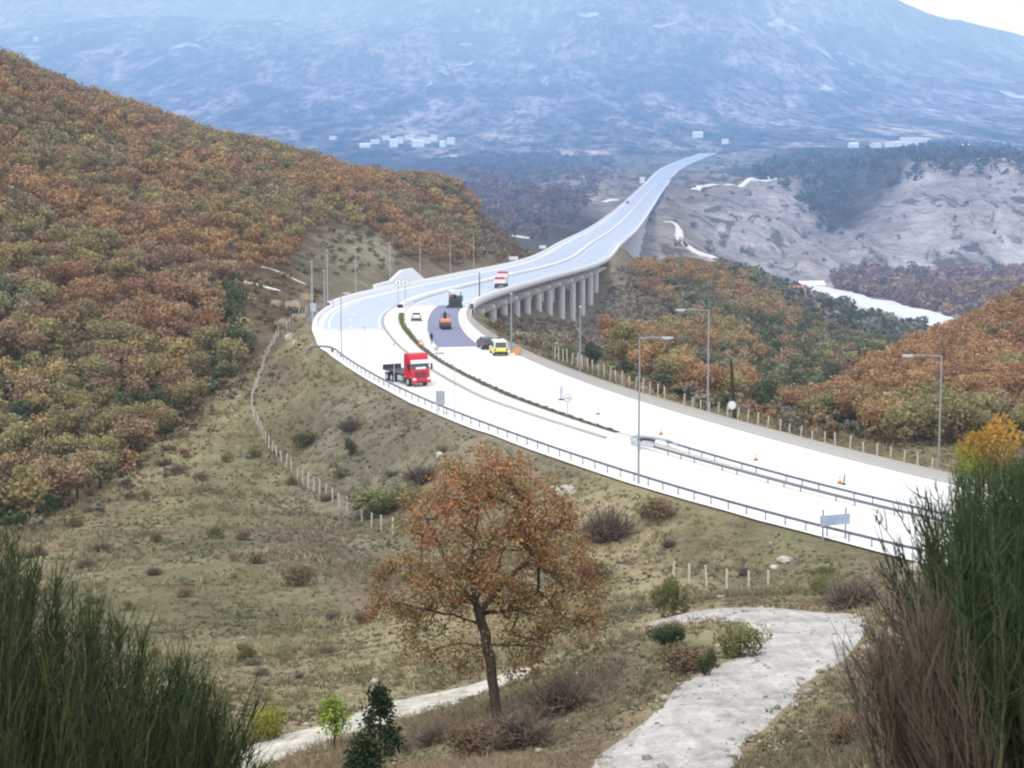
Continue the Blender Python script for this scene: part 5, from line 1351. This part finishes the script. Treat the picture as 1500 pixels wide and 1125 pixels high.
# ------------------------------------------------------------------ walls, rocks
ra = [road_near(D, -12.2) for D in (392, 410, 424, 438, 452)]
b_ = MB(); hs = [1.5, 1.7, 3.4, 3.5, .4]
for (p0, r0, k0), (p1, r1, k1), h0_, h1__ in zip(ra[:-1], ra[1:], hs[:-1], hs[1:]):
    n0 = Vector(NR[k0]) * -1; n1 = Vector(NR[k1]) * -1
    A_ = [p0 + Vector((0, 0, -.5)), p0 + Vector((0, 0, h0_)) + n0 * .25 * h0_, p0 + Vector((0, 0, h0_)) + n0 * (.25 * h0_ + .6), p0 + Vector((0, 0, -.5)) + n0 * .6]
    B_ = [p1 + Vector((0, 0, -.5)), p1 + Vector((0, 0, h1__)) + n1 * .25 * h1__, p1 + Vector((0, 0, h1__)) + n1 * (.25 * h1__ + .6), p1 + Vector((0, 0, -.5)) + n1 * .6]
    va = [b_.bm.verts.new(q) for q in A_]; vb = [b_.bm.verts.new(q) for q in B_]
    for i in range(4): b_.bm.faces.new((va[i], va[(i + 1) % 4], vb[(i + 1) % 4], vb[i]))
    b_.bm.faces.new(va); b_.bm.faces.new(vb[::-1])
tag(b_.build('retaining_wall', M_PALE), 'pale concrete retaining wall under the wooded hillside at the inner end of the bend', 'wall')
def rock(px, py, wpx, label, seed, flat=.6, group=None, D=None):
    p = ground_at(px, py, 30, 450) if D is None else at(px, py, D); r = wpx * p.y / 3000 / 2
    bm = bmesh.new(); bmesh.ops.create_icosphere(bm, subdivisions=3, radius=1)
    rg = np.random.default_rng(seed); off = rg.uniform(0, 50, 3)
    for v in bm.verts:
        d_ = np.array(v.co); q = vnoise(np.array([d_[0] * 1.6 + off[0] + d_[2]]), np.array([d_[1] * 1.6 + off[1]]), seed)[0]; q2 = vnoise(np.array([d_[0] * 4 + off[1]]), np.array([d_[1] * 4 + d_[2] * 3]), seed + 3)[0]
        v.co = v.co * (.62 + .5 * q + .2 * q2); v.co.z *= flat
    me = bpy.data.meshes.new('rock'); bm.to_mesh(me); bm.free()
    o = link('rock', me, M_ROCK); o.location = p + Vector((0, 0, r * flat * .3)); o.scale = (r, r * .8, r); o.rotation_euler = (0, 0, rg.uniform(0, 6))
    return tag(o, label, 'rock', group)
rock(828, 724, 34, 'largest pale boulder on the bank above the oak crown', 1)
rock(808, 733, 16, 'smaller pale stone beside the largest boulder on the bank', 2)
rock(812, 716, 14, 'pale stone on top of the bank just under the guardrail', 3)
rock(1150, 822, 30, 'flat pale slab on the bank near the blue grey sign', 4, .35)
rock(1134, 832, 18, 'small flat stone next to the pale slab on the bank', 5, .4)
rock(644, 668, 16, 'white stone beside the dark hole on the embankment', 6)
rock(1340, 836, 30, 'white stone where the guardrail runs behind the twiggy bush', 7, .6, None, 128)
rock(549, 1000, 16, 'largest white stone on the edge of the lower track', 8); rock(540, 994, 12, 'white stone beside the largest one on the edge of the lower track', 9)
rock(523, 988, 10, 'single white stone a little uphill of the track edge stones', 10)
rock(424, 498, 16, 'pale boulder below the rock cutting beside the fence', 12, 1.0)
rock(431, 505, 10, 'small pale boulder next to the bend of the road', 13, 1.0)
rock(1165, 1035, 14, 'pale stone in the grass of the bank beside the gravel track', 14)
for j, (px, py, w_) in enumerate([(430, 455, 34), (415, 480, 28), (440, 470, 24), (405, 450, 26), (448, 440, 22)]):
    rock(px, py, w_, ['broad ochre rock face in the middle of the road cutting', 'lowest rock outcrop of the road cutting beside the gully', 'rock outcrop of the cutting nearest the lamp post', 'grassy rock outcrop at the wooded edge of the cutting', 'uppermost rock outcrop of the road cutting'][j], 20 + j, .7).data.materials[0] = paint('ochre_rock', (.30, .245, .17), .95, .05, 0, .5, .6)
p = ground_at(645, 661, 100, 300)
# ------------------------------------------------------------------ village houses far down the valley
def house(px, py, D, w, dp, h, rz, roofm, label, group=None):
    p = at(px, py, D); p.z = h1(p.x, p.y) - 1
    t = empty('house', p, rz, label, 'house', group)
    MB().box(0, 0, h / 2, w, dp, h).build('wall', M_WALLW, t)
    MB().prism([(-dp / 2 - .5, h + .05), (0, h + dp * .28), (dp / 2 + .5, h + .05)], -w / 2 - .5, w / 2 + .5).build('roof', roofm, t)
    if D < 1500:
        for k in range(3): MB().box(-w / 3 + k * w / 3, -dp / 2 - .03, h * .55, 1.4, .1, 1.4).build('window', M_GLASS, t)
VL = [(535, 211, 30, 9), (549, 211, 26, 8), (566, 212, 22, 8), (577, 214, 24, 12), (586, 211, 20, 10), (600, 205, 30, 12), (612, 204, 34, 13), (624, 206, 26, 12), (636, 209, 20, 10), (649, 209, 16, 10), (661, 208, 22, 11), (488, 203, 20, 8)]
for j, (px, py, w_, h_) in enumerate(VL):
    house(px, py, 3050 + 90 * (j % 3), w_ * .5, 9, h_ * random.uniform(.55, .9), random.uniform(-.4, .4), M_TILEP if j % 3 else M_WALLW, 'white house of the distant village below the mountain, beyond the end of the wooded hillside', 'houses of the distant village beyond the hillside')
for j, (px, py, w_, h_) in enumerate([(1250, 201, 12, 8), (1283, 207, 12, 7), (1305, 206, 14, 8), (1318, 207, 16, 8), (1335, 203, 30, 13), (1350, 202, 22, 12), (1412, 205, 14, 6), (1212, 218, 12, 4), (1301, 237, 12, 6)]):
    house(px, py, 2500 if j > 6 else 2780, w_, 10, h_ * .7, random.uniform(-.4, .4), M_TILEP if j % 3 else M_WALLW, 'white house on the distant plateau above the grey cliffs', 'houses on the distant plateau above the cliffs')
house(1062, 208, 3080, 9, 9, 6, .1, M_TILEP, 'single pale house in the field where the motorway ends')
house(53, 66, 5600, 13, 10, 11, .1, M_WALLW, 'lone white house high on the mountain above the wooded ridge')
for j, (px, py) in enumerate([(700, 20), (1127, 40), (1160, 48), (1022, 195)]):
    house(px, py, [6400, 6100, 6100, 3250][j], 15, 10, 8, .2, M_WALLW, ['white house near the top of the mountain in the middle of the view', 'upper of two small white houses high on the mountain slope', 'lower of two small white houses high on the mountain slope', 'white shed at the edge of the pale field below the mountain'][j])
house(1156, 441, 900, 12, 9, 4.5, .25, M_TILE, 'low white building with a reddish roof below the knoll beside the river')
house(1188, 421, 1230, 15, 8, 4, .2, M_WALLW, 'low white shed at the upper end of the river')
# ------------------------------------------------------------------ camera, light
cd = bpy.data.cameras.new('camera'); cam = bpy.data.objects.new('camera', cd); col.objects.link(cam)
cam.location = (0, 0, 0); cam.rotation_euler = (math.pi / 2 - PIT, 0, 0)
cd.sensor_width = 36; cd.lens = 72; cd.clip_start = 0.1; cd.clip_end = 20000
cd.dof.use_dof = True; cd.dof.focus_distance = 160; cd.dof.aperture_fstop = 11
scene.camera = cam
SUN_EL, SUN_AZ = R(48), R(200)          # behind the viewer, a little to the left
wd = bpy.data.worlds.new('World'); scene.world = wd; wd.use_nodes = True
nt = wd.node_tree; nt.nodes.clear()
sky = nt.nodes.new('ShaderNodeTexSky'); sky.sky_type = 'NISHITA'; sky.sun_disc = False
sky.sun_elevation = SUN_EL; sky.sun_rotation = SUN_AZ; sky.air_density = 1.0; sky.dust_density = 3.0
mixn = nt.nodes.new('ShaderNodeMix'); mixn.data_type = 'RGBA'; mixn.inputs[0].default_value = 0.72
tcw = nt.nodes.new('ShaderNodeTexCoord'); nz = nt.nodes.new('ShaderNodeTexNoise'); nz.inputs['Scale'].default_value = 2.0; nz.inputs['Detail'].default_value = 5
rpw = nt.nodes.new('ShaderNodeValToRGB'); rpw.color_ramp.elements[0].color = (10.5, 10.9, 11.4, 1); rpw.color_ramp.elements[1].color = (13.5, 13.7, 13.9, 1)
nt.links.new(tcw.outputs['Generated'], nz.inputs['Vector']); nt.links.new(nz.outputs['Fac'], rpw.inputs[0])
nt.links.new(sky.outputs[0], mixn.inputs[6]); nt.links.new(rpw.outputs[0], mixn.inputs[7])
bg = nt.nodes.new('ShaderNodeBackground'); bg.inputs['Strength'].default_value = 0.11
ow = nt.nodes.new('ShaderNodeOutputWorld')
nt.links.new(mixn.outputs[2], bg.inputs['Color']); nt.links.new(bg.outputs[0], ow.inputs[0])
sl = bpy.data.lights.new('sun', 'SUN'); sl.energy = 1.7; sl.angle = R(14); sl.color = (1.0, 0.96, 0.9)
so = bpy.data.objects.new('sun', sl); col.objects.link(so)
dirv = Vector((math.sin(SUN_AZ) * math.cos(SUN_EL), math.cos(SUN_AZ) * math.cos(SUN_EL), math.sin(SUN_EL)))
so.rotation_euler = dirv.to_track_quat('Z', 'Y').to_euler()
so.location = (0, 0, 50)
scene.view_settings.view_transform = 'Standard'; scene.view_settings.look = 'None'; scene.view_settings.exposure = 0; scene.view_settings.gamma = 1
scene.render.engine = 'CYCLES'
cy = scene.cycles
cy.use_denoising = True; cy.max_bounces = 4; cy.diffuse_bounces = 2; cy.glossy_bounces = 2; cy.transmission_bounces = 2; cy.volume_bounces = 0; cy.transparent_max_bounces = 4
cy.pixel_filter_type = 'BLACKMAN_HARRIS'; cy.filter_width = 2.2
cy.use_adaptive_sampling = True; cy.adaptive_threshold = 0.02
